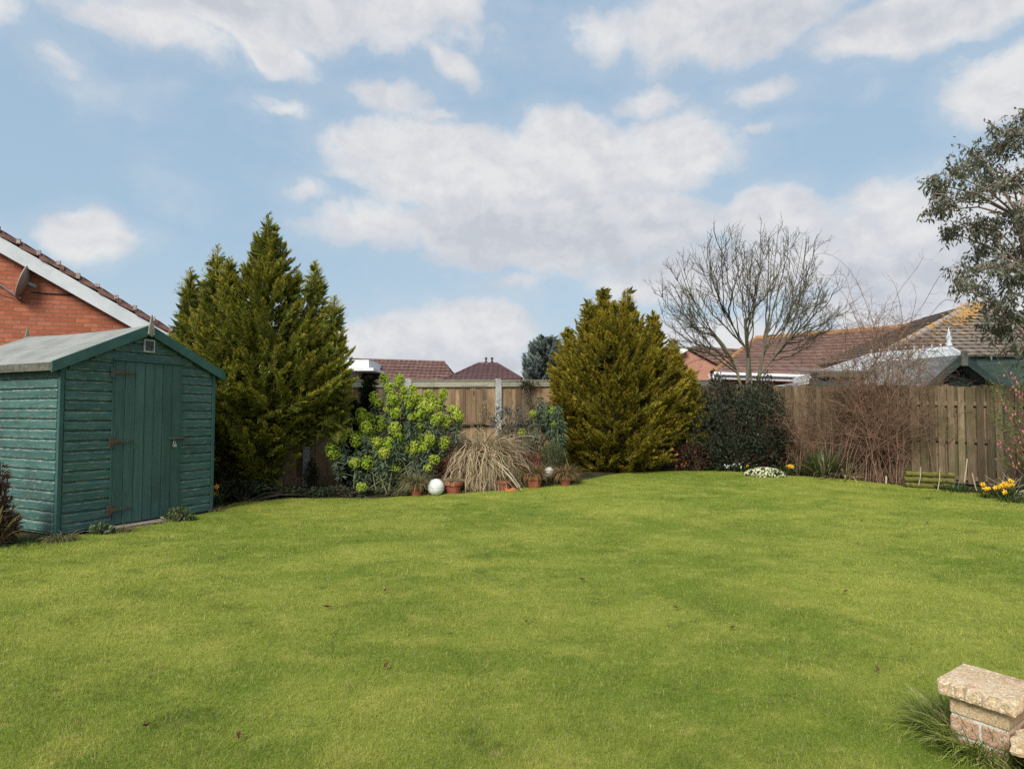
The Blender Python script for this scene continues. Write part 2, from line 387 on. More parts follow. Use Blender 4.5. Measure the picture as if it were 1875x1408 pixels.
PAINT_B = paintmat('green_paint_trim', (.034, .096, .084), (.050, .122, .108), TEALD, WORN, (3, 3, 3), (.74, .86))

EAVE, APEX = 1.80, 2.30
OV = .11
sl = (APEX - EAVE) / (WID / 2 + OV)
def roofz(x): return APEX - abs(x - WID / 2) * sl

def boards(mb, mapf, s0, s1, z0, z1, h=.108, lim=None):
    """shiplap: a flat face, a shadow gap under it and a scooped top edge"""
    z = z0; prof = [(0.0, .019, 1.), (.006, .021, .5), (.070, .021, 0), (.078, .018, .6), (.089, .006, .9), (.100, .002, .2), (.108, .000, 0)]
    while z < z1 - .015:
        for_z = [(min(z + p * h / .108, z1), o, t) for p, o, t in prof]
        a, b = s0, s1
        if lim: a, b = max(s0, lim(z + h)[0]), min(s1, lim(z + h)[1])
        if b - a > .02:
            n = len(for_z); v = []; tt = []
            for s_ in (a, b):
                j = rng.normal(0, .0012)
                for zz, o, t in for_z: v.append(mapf(s_, o, zz + j)); tt.append(t)
            mb.add(np.array(v), np.array([(i, n + i, n + i + 1, i + 1) for i in range(n - 1)]), t=np.array(tt))
            # under face
            mb.add([mapf(a, 0, z), mapf(b, 0, z), mapf(b, .019, z), mapf(a, .019, z)], np.array([(0, 1, 2, 3)]), t=0)
            for s_ in (a, b):
                mb.add([mapf(s_, -.01, z)] + [mapf(s_, o, zz) for zz, o, t in for_z], [tuple(range(n + 1))], t=0)
        z += h
shed = thing('garden_shed', 'teal painted wooden shed with grey felt roof and padlocked plank door', 'shed', A0, RZ)
D0, D1, DT = .545, 1.345, 1.89
fm = lambda s_, o, z: (s_, -o, z)
mb = MB()
boards(mb, fm, .03, D0 - .012, .04, EAVE + .10, lim=lambda z: (WID / 2 - (APEX - z) / sl + .02, 9)); boards(mb, fm, D1 + .012, WID - .03, .04, EAVE + .10, lim=lambda z: (-9, WID / 2 + (APEX - z) / sl - .02))
boards(mb, fm, .0, WID, DT + .012, APEX - .03, lim=lambda z: (WID / 2 - (APEX - z) / sl + .0, WID / 2 + (APEX - z) / sl - .0))
mb.add([(0, .004, .02), (WID, .004, .02), (WID, .004, EAVE), (WID / 2, .004, APEX - .03), (0, .004, EAVE)], [(0, 1, 2, 3, 4)])
part('front_wall', mb, PAINT_X, shed, world=False)
sm_ = lambda s_, o, z: (-o, s_, z)
mb = MB(); boards(mb, sm_, .03, LEN, .06, EAVE - .03); mb.add([(.004, 0, .03), (.004, LEN, .03), (.004, LEN, EAVE), (.004, 0, EAVE)], np.array([(0, 1, 2, 3)]))
part('side_wall', mb, PAINT_Y, shed, world=False)
mb = MB(); mb.box(WID - .02, WID, .02, LEN, .02, EAVE); mb.prism([(0.01, LEN, .02), (WID, LEN, .02), (WID, LEN, EAVE), (WID / 2, LEN, APEX - .02), (0.01, LEN, EAVE)], (0, .02, 0))
part('rear_wall', mb, PAINT_Y, shed, world=False)
for cx_ in (0, WID):
    mb = MB(); mb.box(cx_ - .022, cx_ + .022, -.026, .02, 0, EAVE + .0); part('corner_post', mb, PAINT_B, shed, world=False, bevel=.004)
# roof: felt slopes
FELT = smat('roof_felt', (.215, .225, .212), (.285, .295, .278), 3, .95, .7, c3=(.16, .17, .145), s3=60, a3=(.58, .72), fscale=260, fine=.5, dist=.006, spec=.1)
FELT2 = smat('felt_edge', (.085, .085, .065), (.15, .15, .12), 14, .95, .7, fscale=200, fine=.4, spec=.1)
YF, YB = -.05, LEN + .06
for sgn, nm in ((-1, 'roof'), (1, 'roof')):
    mb = MB(); e = WID / 2 + sgn * (WID / 2 + OV)
    K = 7
    for i in range(K):                            # a gentle sag along the length, two felt strips with a lap
        ya, yb = YF + (YB - YF) * i / K, YF + (YB - YF) * (i + 1) / K
        sa, sb = [-.025 * math.sin(PI * q_ / K) for q_ in (i, i + 1)]
        for f0, f1, dz in ((0, .47, .012), (.45, 1.0, .004)):
            xa, xb = WID / 2 + (e - WID / 2) * f0, WID / 2 + (e - WID / 2) * f1
            za, zb = APEX - (APEX - EAVE) * f0 + .03 + dz, APEX - (APEX - EAVE) * f1 + .03 + dz
            q_ = [(xa, ya, za + sa), (xb, ya, zb + sa), (xb, yb, zb + sb), (xa, yb, za + sb)]
            mb.hexa([(p[0], p[1], p[2] - .02) for p in q_], q_)
    rf = part(nm, mb, FELT, shed, world=False)
    mb = MB(); mb.bar((e, YF, EAVE - .012), (e, YB, EAVE - .012), .016, .085)
    part('felt_edge', mb, FELT2, rf, world=False)
for sgn in (-1, 1):                               # bargeboards
    mb = MB(); e = WID / 2 + sgn * (WID / 2 + OV + .02); c_ = WID / 2
    lo = EAVE - .02; hi = APEX + .045; hh = .125
    mb.prism([(c_, -.052, hi - hh), (e, -.052, lo - .06), (e, -.052, lo + .058), (c_, -.052, hi)], (0, -.022, 0))
    part('bargeboard', mb, PAINT_B, shed, world=False, bevel=.003)
WOODG = smat('weathered_wood', (.20, .20, .16), (.33, .31, .25), 8, .9, .4, (3, 3, 1), c3=(.11, .15, .10), s3=9)
for yy, nm in ((-.078, 'finial'), (LEN + .08, 'finial')):
    mb = MB(); c_ = WID / 2
    mb.prism([(c_ - .04, yy, APEX - .07), (c_, yy, APEX - .10), (c_ + .04, yy, APEX - .07), (c_ + .028, yy, APEX + .03), (c_ + .004, yy, APEX + .16), (c_ - .004, yy, APEX + .16), (c_ - .028, yy, APEX + .03)], (0, -.018, 0))
    part(nm, mb, WOODG, shed, world=False)
# door
mb = MB(); nb = 7; bw = (D1 - D0) / nb
for i in range(nb): mb.box(D0 + i * bw + .0028, D0 + (i + 1) * bw - .0028, -.034 + rng.normal(0, .0022), -.008, .055, DT)
door = part('door', mb, PAINT_Z, shed, world=False, bevel=.002)
mb = MB(); mb.box(D0 - .03, D1 + .05, -.046, -.002, DT + .004, DT + .028); part('drip_rail', mb, PAINT_B, shed, world=False, bevel=.003)
for xx in (D0 - .012, D1 + .012):
    mb = MB(); mb.box(xx - .012, xx + .010, -.03, .0, .05, DT); part('door_frame', mb, PAINT_B, shed, world=False)
RUST = smat('rusty_iron', (.075, .050, .036), (.125, .072, .045), 25, .85, .6, c3=(.05, .10, .085), s3=14, a3=(.5, .6))
for zz in (1.76, .98, .22):
    mb = MB(); mb.box(D0 - .055, D0 - .008, -.041, -.030, zz - .055, zz + .055)
    mb.prism([(D0 - .006, -.040, zz - .021), (D0 + .20, -.040, zz - .009), (D0 + .22, -.040, zz), (D0 + .20, -.040, zz + .009), (D0 - .006, -.040, zz + .021)], (0, -.006, 0))
    for q_ in (.03, .09, .15): mb.lathe([(0, .005), (.006, .003), (.006, -.003)], (D0 + q_, -.047, zz), 8)
    part('hinge', mb, RUST, door, world=False)
zz = .985
mb = MB(); mb.box(D1 - .13, D1 - .03, -.042, -.033, zz - .022, zz + .022); mb.box(D1 + .012, D1 + .06, -.044, -.02, zz - .02, zz + .02)
mb.tube([(D1 - .16, -.052, zz + .004), (D1 + .055, -.052, zz + .004)], .008); mb.tube([(D1 - .09, -.052, zz), (D1 - .09, -.06, zz - .035)], .006)
part('bolt', mb, RUST, door, world=False)
STEEL = smat('brushed_steel', (.45, .46, .48), (.58, .58, .60), 20, .35, .1, metal=.9)
mb = MB(); mb.box(D1 - .105, D1 - .06, -.072, -.050, zz - .095, zz - .058)
tt = np.linspace(0, PI, 9); mb.tube([(D1 - .0825 + .014 * math.cos(q_), -.061, zz - .058 + .030 * math.sin(q_)) for q_ in tt], .004)
part('padlock', mb, STEEL, door, world=False)
# vent
GREYP = smat('grey_plastic', (.36, .37, .37), (.44, .45, .45), 10, .5, .1); DARKP = smat('dark_void', (.02, .022, .024), (.035, .036, .04), 10, .7, .1)
vx, vz = WID / 2 + .015, 2.095
mb = MB()
for (x0, x1, z0, z1) in ((-.065, .065, .06, .075), (-.065, .065, -.075, -.06), (-.065, -.053, -.06, .06), (.053, .065, -.06, .06)): mb.box(vx + x0, vx + x1, -.040, -.018, vz + z0, vz + z1)
vent = part('vent', mb, GREYP, shed, world=False)
mb = MB(); mb.box(vx - .053, vx + .053, -.024, -.0215, vz - .06, vz + .06)
part('vent_backing', mb, DARKP, vent, world=False)
mb = MB()
for q_ in np.linspace(-.05, .05, 9): mb.prism([(vx - .0525, -.036, vz + q_ - .004), (vx - .0525, -.034, vz + q_ - .006), (vx - .0525, -.025, vz + q_ + .003), (vx - .0525, -.027, vz + q_ + .005)], (.105, 0, 0))
part('vent_louvres', mb, smat('vent_grey', (.12, .125, .13), (.16, .165, .17), 10, .5, .1), vent, world=False)

# ------------------------------------------------------------------ brick bungalow beyond the shed
def brickmat(name, c1, c2, c3, mortar, bw=.225, bh=.075, ms=.012, along='x'):
    m, nt = newmat(name); k = NT(nt); tc = k.n('TexCoord').outputs['Object']
    sx = k.n('SeparateXYZ'); k.put(sx.inputs[0], tc); cb = k.n('CombineXYZ')
    k.put(cb.inputs[0], k.math('ADD', sx.outputs[0], sx.outputs[1]) if along == 'xy' else sx.outputs[0]); k.put(cb.inputs[1], sx.outputs[2])
    br = k.n('TexBrick'); br.offset = .5; k.put(br.inputs['Vector'], cb)
    br.inputs['Scale'].default_value = 1; br.inputs['Brick Width'].default_value = bw; br.inputs['Row Height'].default_value = bh
    br.inputs['Mortar Size'].default_value = ms / 2; br.inputs['Mortar Smooth'].default_value = .3; br.inputs['Bias'].default_value = -.1
    br.inputs['Color1'].default_value = (*c1, 1); br.inputs['Color2'].default_value = (*c2, 1); br.inputs['Mortar'].default_value = (*mortar, 1)
    n = k.noise(k.coords((1, 1, 2.5)), 14, 4, .6); c = k.mix(k.math('MULTIPLY', k.smooth(n, .5, .7), .6), br.outputs['Color'], c3)
    n2 = k.noise(k.coords(), 120, 3, .6); c = k.mix(.25, c, k.ramp(n2, [(.3, 0.), (.7, 1.)]), 'OVERLAY')
    c = k.mix(br.outputs['Fac'], c, (*mortar, 1))
    k.out(c, .9, k.math('SUBTRACT', k.math('MULTIPLY', n2, .3), br.outputs['Fac']), .6, .006, .15)
    return m
HWHITE = smat('shade_toned_white', (.48, .52, .54), (.56, .59, .61), 3, .6, .05, c3=(.40, .44, .42), s3=2.2, a3=(.58, .75), fine=.05)  # white darkened to carry the bargeboard's shade; also dulls the conservatory trim
BRICK = brickmat('orange_brick', (.34, .105, .055), (.45, .155, .088), (.24, .075, .045), (.17, .115, .085))
WHITE = smat('white_upvc', (.66, .69, .70), (.76, .78, .79), 3, .5, .05, c3=(.50, .54, .50), s3=2.2, a3=(.58, .75), fine=.05)
def tilemat(name, c1, c2, c3, a3=(.56, .68), s3=5.):
    return smat(name, c1, c2, 7, .9, .35, c3=c3, s3=s3, a3=a3, fine=.3)
TILE_BR = tilemat('brown_tile', (.115, .062, .050), (.19, .105, .085), (.27, .20, .17), (.6, .75))
hl = P(-420, 600, 9.5); hr = P(318, 600, 11.3)                   # gable runs left to right, slightly away
hd = hr - hl; hd[2] = 0; HW = float(np.linalg.norm(hd)); hd = hd / HW; HRZ = math.atan2(hd[1], hd[0])
org = np.array([hl[0], hl[1], float(0)])
house = thing('brick_bungalow', 'orange brick bungalow gable with white bargeboard rising behind the teal shed', 'house', org, HRZ)
er = P(312, 606, 11.3)[2]; up_ = P(0, 424, 10.85)[2]
xu = float(np.dot(P(0, 424, 10.85) - org, hd)); slh = (up_ - er) / (HW - xu)      # roof slope
XA = HW - 4.6; ZA = er + slh * 4.6                                # apex
XL = XA - 4.6
HT = 8.
mb = MB()
wz = lambda x: ZA - abs(x - XA) * slh - .33
mb.prism([(XL + .45, 0.03, 0), (HW - .45, 0.03, 0), (HW - .45, 0.03, wz(HW - .45)), (XA, 0.03, wz(XA)), (XL + .45, 0.03, wz(XL + .45))], (0, HT, 0))
part('wall', mb, BRICK, house, world=False)
for e in (XL, HW):
    mb = MB(); sg = 1 if e > XA else -1
    mb.prism([(XA, -.12, ZA - .10), (XA, -.12, ZA - .36), (e, -.12, er - .36), (e, -.12, er - .10)], (0, -.025, 0))
    mb.prism([(XA, .025, ZA - .33), (XA, .025, ZA - .36), (e, .025, er - .36), (e, .025, er - .33)], (0, -.143, 0))
    part('bargeboard', mb, HWHITE, house, world=False)
    rf = MB()                                     # tile courses seen at the verge: overlapping steps
    L = math.hypot(XA - e, ZA - er); nC = int(L / .32)
    for i in range(nC + 1):
        f0, f1 = i / nC, min(1.04, (i + 1.25) / nC)
        q_ = []
        xa, za = XA + (e - XA) * f0, ZA + (er - ZA) * f0; xb, zb = XA + (e - XA) * f1, ZA + (er - ZA) * f1
        lo_, hi_ = -.095, -.02
        j = rng.normal(0, .006)
        rf.prism([(xa, -.17 + j, za + lo_ + .0), (xb, -.17 + j, zb + lo_ + .045), (xb, -.17 + j, zb + hi_ + .05), (xa, -.17 + j, za + hi_ + .0)], (0, HT, 0))
    ro = part('roof', rf, TILE_BR, house, world=False)
    VM = smat('lichen_mortar' + str(sg), (.42, .38, .36), (.25, .16, .14), 30, .95, .5)
    for i in range(nC):                           # mortar at each course end
        f = (i + 1) / nC; x_, z_ = XA + (e - XA) * f, ZA + (er - ZA) * f
        vm = MB(); vm.box(x_ - .035, x_ + .02, -.195, -.155, z_ - .02 + rng.normal(0, .01), z_ + .055 + rng.normal(0, .008)); part('verge_mortar', vm, VM, ro, world=False)
# satellite dish on its bracket, and its cable
dl = P(45, 516, 10.55); DISHC = dl
dish = thing('satellite_dish', 'grey satellite dish seen from its edge on the orange brick gable', 'dish', dl)
mb = MB(); Rr = .30; K = 6
fd = nrm(np.array([-.93, -.50, .30])); s1 = nrm(np.cross(fd, (0, 0, 1))); u1 = np.cross(s1, fd)
rr, aa = np.meshgrid(np.linspace(0, 1, K), np.arange(28) * 2 * PI / 28, indexing='ij')
for o_, fl in ((0, 1), (-.012, -1)):
    v = dl + s1 * (rr * np.cos(aa) * Rr * .88)[..., None] + u1 * (rr * np.sin(aa) * Rr)[..., None] + fd * (.075 * rr ** 2 - .05 + o_)[..., None]
    i, j = np.meshgrid(np.arange(K - 1), np.arange(28), indexing='ij'); j2 = (j + 1) % 28
    mb.add(v.reshape(-1, 3), np.stack([i * 28 + j, i * 28 + j2, (i + 1) * 28 + j2, (i + 1) * 28 + j], -1).reshape(-1, 4)[:, ::fl])
rim = dl + s1 * (np.cos(aa[0]) * Rr * .88)[:, None] + u1 * (np.sin(aa[0]) * Rr)[:, None] + fd * .02
mb.tube(np.vstack([rim, rim[:1]]), .011, 6)
part('reflector', mb, smat('dish_grey', (.30, .22, .19), (.36, .29, .26), 4, .5, .1), dish, smooth=True)
mb = MB(); ab = dl - u1 * Rr * .95; ae = dl + fd * .45 - u1 * .10
mb.tube([ab - fd * .04, ab, ae], .013, 6); part('arm', mb, STEEL, dish)
mb = MB(); mb.tube([ae - fd * .02 + u1 * .02, ae + fd * .02 + u1 * .02, ae + fd * .10 + u1 * .03], [.030, .036, .022], 10); part('receiver_head', mb, smat('black_plastic', (.02, .02, .022), (.03, .03, .03), 8, .5, .1), dish)
wallp = lambda u, v: P(u, v, 10.72)
mb = MB(); mb.tube([dl - fd * .03, dl - fd * .14 - u1 * .02, np.array([dl[0] + .13, wallp(60, 530)[1] + .25, dl[2] - .08])], [.03, .035, .03], 8); part('wall_bracket', mb, GREYP, dish)
cbm = MB()
def wall_at(u, v):                                # point on the gable face plane
    d = ray(u, v); nrm_ = np.array([-hd[1], hd[0], 0]); o0 = org + nrm_ * .03
    t = np.dot(o0 - np.array([0, 0, CH]), nrm_) / np.dot(d, nrm_); return np.array([0, 0, CH]) + d * t - nrm_ * .012
cbm.tube([wall_at(58, 535), wall_at(75, 537), wall_at(110, 538.5), wall_at(150, 542), wall_at(175, 548), wall_at(190, 553)], .011, 5)
lo = [ae + u1 * .0, ae - u1 * .14 + fd * .02, ae - u1 * .22 - fd * .08, ab - u1 * .06 - fd * .1, ab - u1 * .02 - fd * .03]
cbm.tube(lo, .006, 5)
part('cable', cbm, bpy.data.materials['black_plastic'], dish)

# ------------------------------------------------------------------ fences
def woodmat(name, c1, c2, c3, stretch=(7, 7, .7), s3=5, a3=(.55, .7), rv=.3, knots=True):
    m, nt = newmat(name); k = NT(nt); co = k.coords(stretch)
    r = k.n('Attribute', attribute_name='r').outputs['Fac']
    of = k.n('VectorMath', operation='ADD'); k.put(of.inputs[0], co); cb = k.n('CombineXYZ'); k.put(cb.inputs[2], k.math('MULTIPLY', r, 37.)); k.put(of.inputs[1], cb)
    a = k.noise(of.outputs[0], 3.2, 6, .62, 1.2); c = k.mix(k.smooth(a, .34, .66), c1, c2)
    c = k.mix(k.math('MULTIPLY', k.smooth(k.noise(k.coords((1, 1, .6)), s3, 4, .6), *a3), .75), c, c3)
    if knots:
        kn = k.noise(k.coords((1.6, 1.6, 1)), 6.5, 1, .4); c = k.mix(k.math('MULTIPLY', k.smooth(kn, .70, .78), .7), c, tuple(q * .35 for q in c1))
    c = k.mix(1., c, k.ramp(r, [(0, 1 - rv), (1, 1.)]), 'MULTIPLY')
    k.out(c, .88, a, .4, .006, .15); return m
FW = woodmat('fence_board', (.33, .215, .118), (.46, .32, .19), (.23, .145, .08), rv=.5)
FGREY = woodmat('weathered_rail', (.36, .335, .245), (.46, .435, .34), (.28, .28, .18), (2, 2, 12), knots=False)
CONC = smat('concrete_post', (.36, .37, .35), (.47, .475, .45), 6, .9, .5, c3=(.24, .25, .21), s3=9, fine=.4, fscale=160, spec=.1)
FL0 = np.array([-3.85, 11.16]); FD = nrm(np.array([1, .392])); FN = np.array([FD[1], -FD[0]])      # FN faces the garden
def fpt(s, z=0, o=0): q = FL0 + FD * s + FN * o; return np.array([q[0], q[1], z])
def ftop(s): return 1.863 + .0188 * s
bf = thing('wooden_fence', 'tan close-board fence with grey concrete posts along the back of the garden', 'fence', fpt(0))
s_post = []
for u in (421, 562, 746, 911.5):                 # posts measured in the photo: solve along the line
    tu = (u - CX) / F; s = (tu * FL0[1] - FL0[0]) / (FD[0] - tu * FD[1]); s_post.append(s)
stp = (s_post[3] - s_post[1]) / 2
s_all = [s_post[1] + stp * i for i in range(-2, 6)]
SPEC = s_all
for i, s in enumerate(s_all):
    zt = ftop(s); mb = MB(); w_ = .058
    v = lambda z, k_: [fpt(s - k_, z, -.05), fpt(s + k_, z, -.05), fpt(s + k_, z, .065), fpt(s - k_, z, .065)]
    mb.hexa(v(-.05, w_), v(zt + .008, w_)); mb.hexa(v(zt + .0082, w_ - .001), v(zt + .035, w_ - .03))
    for q_ in range(9):
        zz = zt - .06 - q_ * .19
        if zz > .1: mb.bar(fpt(s + .018, zz, .060), fpt(s + .018, zz, .0665), .018, .018)
    part('fence_post', mb, CONC, bf, bevel=.004)
for i in range(len(s_all) - 1):
    sa, sb = s_all[i] + .052, s_all[i + 1] - .052
    za, zb = ftop(sa), ftop(sb); pn = MB(); n = 16; bw = (sb - sa) / n
    for q_ in range(n):
        s0, s1 = sa + q_ * bw, sa + (q_ + 1) * bw + .012; o = .006 + .010 * (q_ % 2) + rng.normal(0, .0015); zt = ftop((s0 + s1) / 2)
        r_ = rng.random()
        a = [fpt(s0, zt - 1.72, o - .012), fpt(s1, zt - 1.72, o - .005), fpt(s1, zt - 1.72, o + .004), fpt(s0, zt - 1.72, o)]
        b = [p + np.array([0, 0, 1.70]) for p in a]
        n0 = pn.n; pn.hexa(a, b); pn.r[-1] = np.full(8, r_)
    pp = part('fence_panel', pn, FW, bf)
    mb = MB(); mb.hexa([fpt(sa, za - .125, .002), fpt(sb, zb - .125, .002), fpt(sb, zb - .125, .045), fpt(sa, za - .125, .045)], [fpt(sa, za - .012, .002), fpt(sb, zb - .012, .002), fpt(sb, zb - .012, .045), fpt(sa, za - .012, .045)])
    part('top_rail', mb, FGREY, pp)
    mb = MB(); mb.hexa([fpt(sa, za - .0125, -.02), fpt(sb, zb - .0125, -.02), fpt(sb, zb - .0125, .058), fpt(sa, za - .0125, .058)], [fpt(sa, za + .012, -.02), fpt(sb, zb + .012, -.02), fpt(sb, zb + .012, .058), fpt(sa, za + .012, .058)])
    part('coping_strip', mb, FGREY, pp)
    mb = MB(); c0, c1 = .89, .80
    mb.prism([fpt(sa, za - c0, .012), fpt(sa, za - c0, .055), fpt(sa, za - c0 + .03, .055), fpt(sa, za - c1, .012)], fpt(sb, zb, 0) - fpt(sa, za, 0))
    part('middle_rail', mb, FW, pp)
    mb = MB(); mb.hexa([fpt(sa, za - 1.88, .0), fpt(sb, zb - 1.88, .0), fpt(sb, zb - 1.88, .03), fpt(sa, za - 1.88, .03)], [fpt(sa, za - 1.70, .0), fpt(sb, zb - 1.70, .0), fpt(sb, zb - 1.70, .03), fpt(sa, za - 1.70, .03)])
    part('gravel_board', mb, FW, pp)

PALE = woodmat('mossy_paling', (.185, .132, .078), (.285, .215, .138), (.140, .130, .060), (9, 9, .8), 4, (.45, .66), .62)
RC = np.array([3.95, 14.17]); RD = nrm(np.array([3.1, -2.9])); RN = np.array([RD[1], -RD[0]])     # faces the garden
if np.dot(RN, -RC) < 0: RN = -RN
def rpt(s, z=0, o=0): q = RC + RD * s + RN * o; return np.array([q[0], q[1], z])
def rtop(s): Yq = RC[1] + RD[1] * s; return CH + (HOR - 706.5) / F * Yq
rfn = thing('paling_fence', 'mossy brown upright paling fence along the right side of the garden', 'fence', rpt(0))
s = 0.; SP = 1.86; npn = 5
for i in range(npn + 1):
    s = i * SP; zt = rtop(s) + .02; mb = MB()
    q = lambda z, w_: [rpt(s - w_, z, -.045), rpt(s + w_, z, -.045), rpt(s + w_, z, .045), rpt(s - w_, z, .045)]
    mb.hexa(q(-.1, .048), q(zt, .048)); mb.hexa(q(zt + .0005, .047), q(zt + .03, .012)); part('fence_post', mb, PALE, rfn)
for i in range(npn):
    sa, sb = i * SP + .05, (i + 1) * SP - .05; pn = MB(); n = 13; pt = (sb - sa) / n
    for q_ in range(n):
        for o, sh, w_ in ((.028, .5, .098), (-.032, 1.0, .098)):
            sc = sa + (q_ + sh) * pt
            if sc + w_ / 2 > sb + .03: continue
            zt = rtop(sc) + rng.normal(0, .013); r_ = rng.random(); tl = rng.normal(0, .009); w_ = w_ + rng.normal(0, .007)
            f = lambda z, t_: [rpt(sc - w_ / 2 + t_, z, o - .008), rpt(sc + w_ / 2 + t_, z, o - .008), rpt(sc + w_ / 2 + t_, z, o + .008), rpt(sc - w_ / 2 + t_, z, o + .008)]
            pn.hexa(f(.06 + float(g(*rpt(sc)[:2])) * .6, 0), f(zt, tl)); pn.r[-1] = np.full(8, r_)
    pp = part('fence_panel', pn, PALE, rfn)
    for hz_ in (.16, .80, 1.42):
        mb = MB(); za, zb = rtop(sa) - 1.72 + hz_, rtop(sb) - 1.72 + hz_
        mb.bar(rpt(sa, za, -.002), rpt(sb, zb, -.002), .04, .07); part('rail', mb, PALE, pp)

# ------------------------------------------------------------------ houses beyond the fences
def courses(mb, e0, e1, r0, r1, n, th=.035):
    e0, e1, r0, r1 = [np.array(p, float) for p in (e0, e1, r0, r1)]
    nn = nrm(np.cross(e1 - e0, r0 - e0)); nn = nn if nn[2] > 0 else -nn
    for i in range(n):
        f0, f1 = i / n, min(1., (i + 1.15) / n)
        a, b, c, d = e0 + (r0 - e0) * f0, e1 + (r1 - e1) * f0, e1 + (r1 - e1) * f1, e0 + (r0 - e0) * f1
        mb.hexa([a, b, c - nn * .01, d - nn * .01], [a + nn * th, b + nn * th, c + nn * .006, d + nn * .006]); mb.r[-1] = np.full(8, rng.random())
def ridgebar(mb, a, b, rad=.10):
    a = np.array(a, float); b = np.array(b, float); n = max(2, int(np.linalg.norm(b - a) / .42)); 
    for i in range(n):
        p, q = a + (b - a) * (i / n), a + (b - a) * ((i + .97) / n); mb.tubes(np.array([[p, q]]), np.array([[rad, rad * .94]]), 8)
def pantile(name, c1, c2, c3, ax, s3=3., a3=(.56, .68), period=.30, bump=.5):
    m, nt = newmat(name); k = NT(nt); co = k.coords(); a = k.noise(co, 4, 5, .6); c = k.mix(k.smooth(a, .35, .65), c1, c2)
    c = k.mix(k.smooth(k.noise(co, s3, 6, .68), *a3), c, c3)
    r = k.n('Attribute', attribute_name='r').outputs['Fac']; c = k.mix(1., c, k.ramp(r, [(0, .8), (1, 1.)]), 'MULTIPLY')
    d = k.n('VectorMath', operation='DOT_PRODUCT'); k.put(d.inputs[0], co); d.inputs[1].default_value = tuple(ax)
    w = k.math('SINE', k.math('MULTIPLY', d.outputs['Value'], 2 * PI / period))
    k.out(c, .9, w, bump, .05, .15); return m
up = np.array([0, 0, 1.])
# far bungalow with flat white dormer
h1 = thing('bungalow', 'far brown tiled bungalow roof with a white flat dormer above the back fence', 'house', (*P(730, 700, 40)[:2], 0))
r0, r1 = P(640, 659, 42), P(815.5, 664.5, 42); e0, e1 = P(610, 712, 38.5), P(848, 716, 38.5)
mb = MB(); courses(mb, e0, e1, r0, r1, 9, .07); ridgebar(mb, r0, r1, .13)
bk0, bk1 = r0 + (r0 - e0) * np.array([1, 1, -1]), r1 + (r1 - e1) * np.array([-1, 1, -1]) + np.array([2 * (r1 - e1)[0] * 0, 0, 0])
courses(mb, bk1, bk0, r1, r0, 9, .07)
part('roof', mb, pantile('brown_concrete_tile', (.125, .070, .060), (.19, .115, .10), (.34, .29, .26), (1, 0, 0), 6, (.60, .76)), h1)
mb = MB(); mb.box(e0[0] + .7, e1[0] - .8, 39.2, 44.6, 0, e0[2] + .25); part('wall', mb, BRICK, h1)
d0, d1 = P(600, 664, 37.5), P(672, 697, 37.5)
mb = MB(); mb.box(d0[0], d1[0] - .9, 38.0, 40.5, d1[2] - .9, P(640, 676, 37.5)[2]); dw = part('dormer', mb, WHITE, h1)
mb = MB(); a, b = P(596, 663, 36.8), P(681, 678, 36.8); b2 = P(668, 657, 36.8)
mb.box(a[0], b[0], 37.2, 41.4, b[2] + .0, b[2] + .18); mb.box(a[0], b[0] - .35, 37.5, 41.5, b[2] + .185, b2[2]); part('flat_roof', mb, WHITE, dw)
GLASSD = smat('window_glass', (.05, .07, .075), (.09, .11, .115), 2, .08, .0, spec=.6)
wa, wb = P(634, 682, 37.9), P(651, 696.5, 37.9); mb = MB(); mb.box(wa[0], wb[0], 37.965, 37.995, wb[2] - .3, wa[2]); part('window', mb, GLASSD, dw)
# hip-roofed bungalow with two finials
h2 = thing('bungalow', 'far bungalow with a dark plum hipped roof topped by two small finials', 'house', (*P(880, 700, 38)[:2], 0))
T2 = pantile('plum_tile', (.098, .055, .055), (.135, .080, .080), (.20, .155, .15), (1, 0, 0), 5, (.62, .76))
ra, rb = P(876, 666, 40), P(910, 666, 40); ea, eb = P(803, 699.5, 35.5), P(955, 692.5, 35.5); eb[2] = P(954, 693, 35.5)[2]; ec = np.array([eb[0] + .3, 45., eb[2]]); ed = np.array([ea[0] + .3, 45., ea[2]])
mb = MB(); courses(mb, ea, eb, ra, rb, 11, .05); courses(mb, eb, ec, rb, rb, 11, .05); courses(mb, ec, ed, rb, ra, 11, .05); courses(mb, ed, ea, ra, ra, 11, .05)
rfp = part('roof', mb, T2, h2)
mb = MB(); [ridgebar(mb, *q, .09) for q in ((ra, rb), (ea, ra), (eb, rb), (ec, rb), (ed, ra))]; part('ridge_tiles', mb, T2, rfp)
for q in (P(890, 666, 40), P(901, 666, 40)):
    mb = MB(); mb.lathe([(.0, .42), (.06, .40), (.10, .33), (.05, .26), (.05, .18), (.09, .14), (.09, .08), (.06, .0)], q, 12); part('finial', mb, T2, rfp, smooth=True)
mb = MB(); mb.box(ea[0] + .5, eb[0] - .5, 36.1, 44.4, 0, min(ea[2], eb[2]) - .02); part('wall', mb, BRICK, h2)
mb = MB(); mb.bar(ea + [0, -.06, -.09], eb + [0, -.06, -.09], .05, .16); part('fascia', mb, smat('dark_fascia', (.05, .035, .03), (.07, .05, .045)), h2)

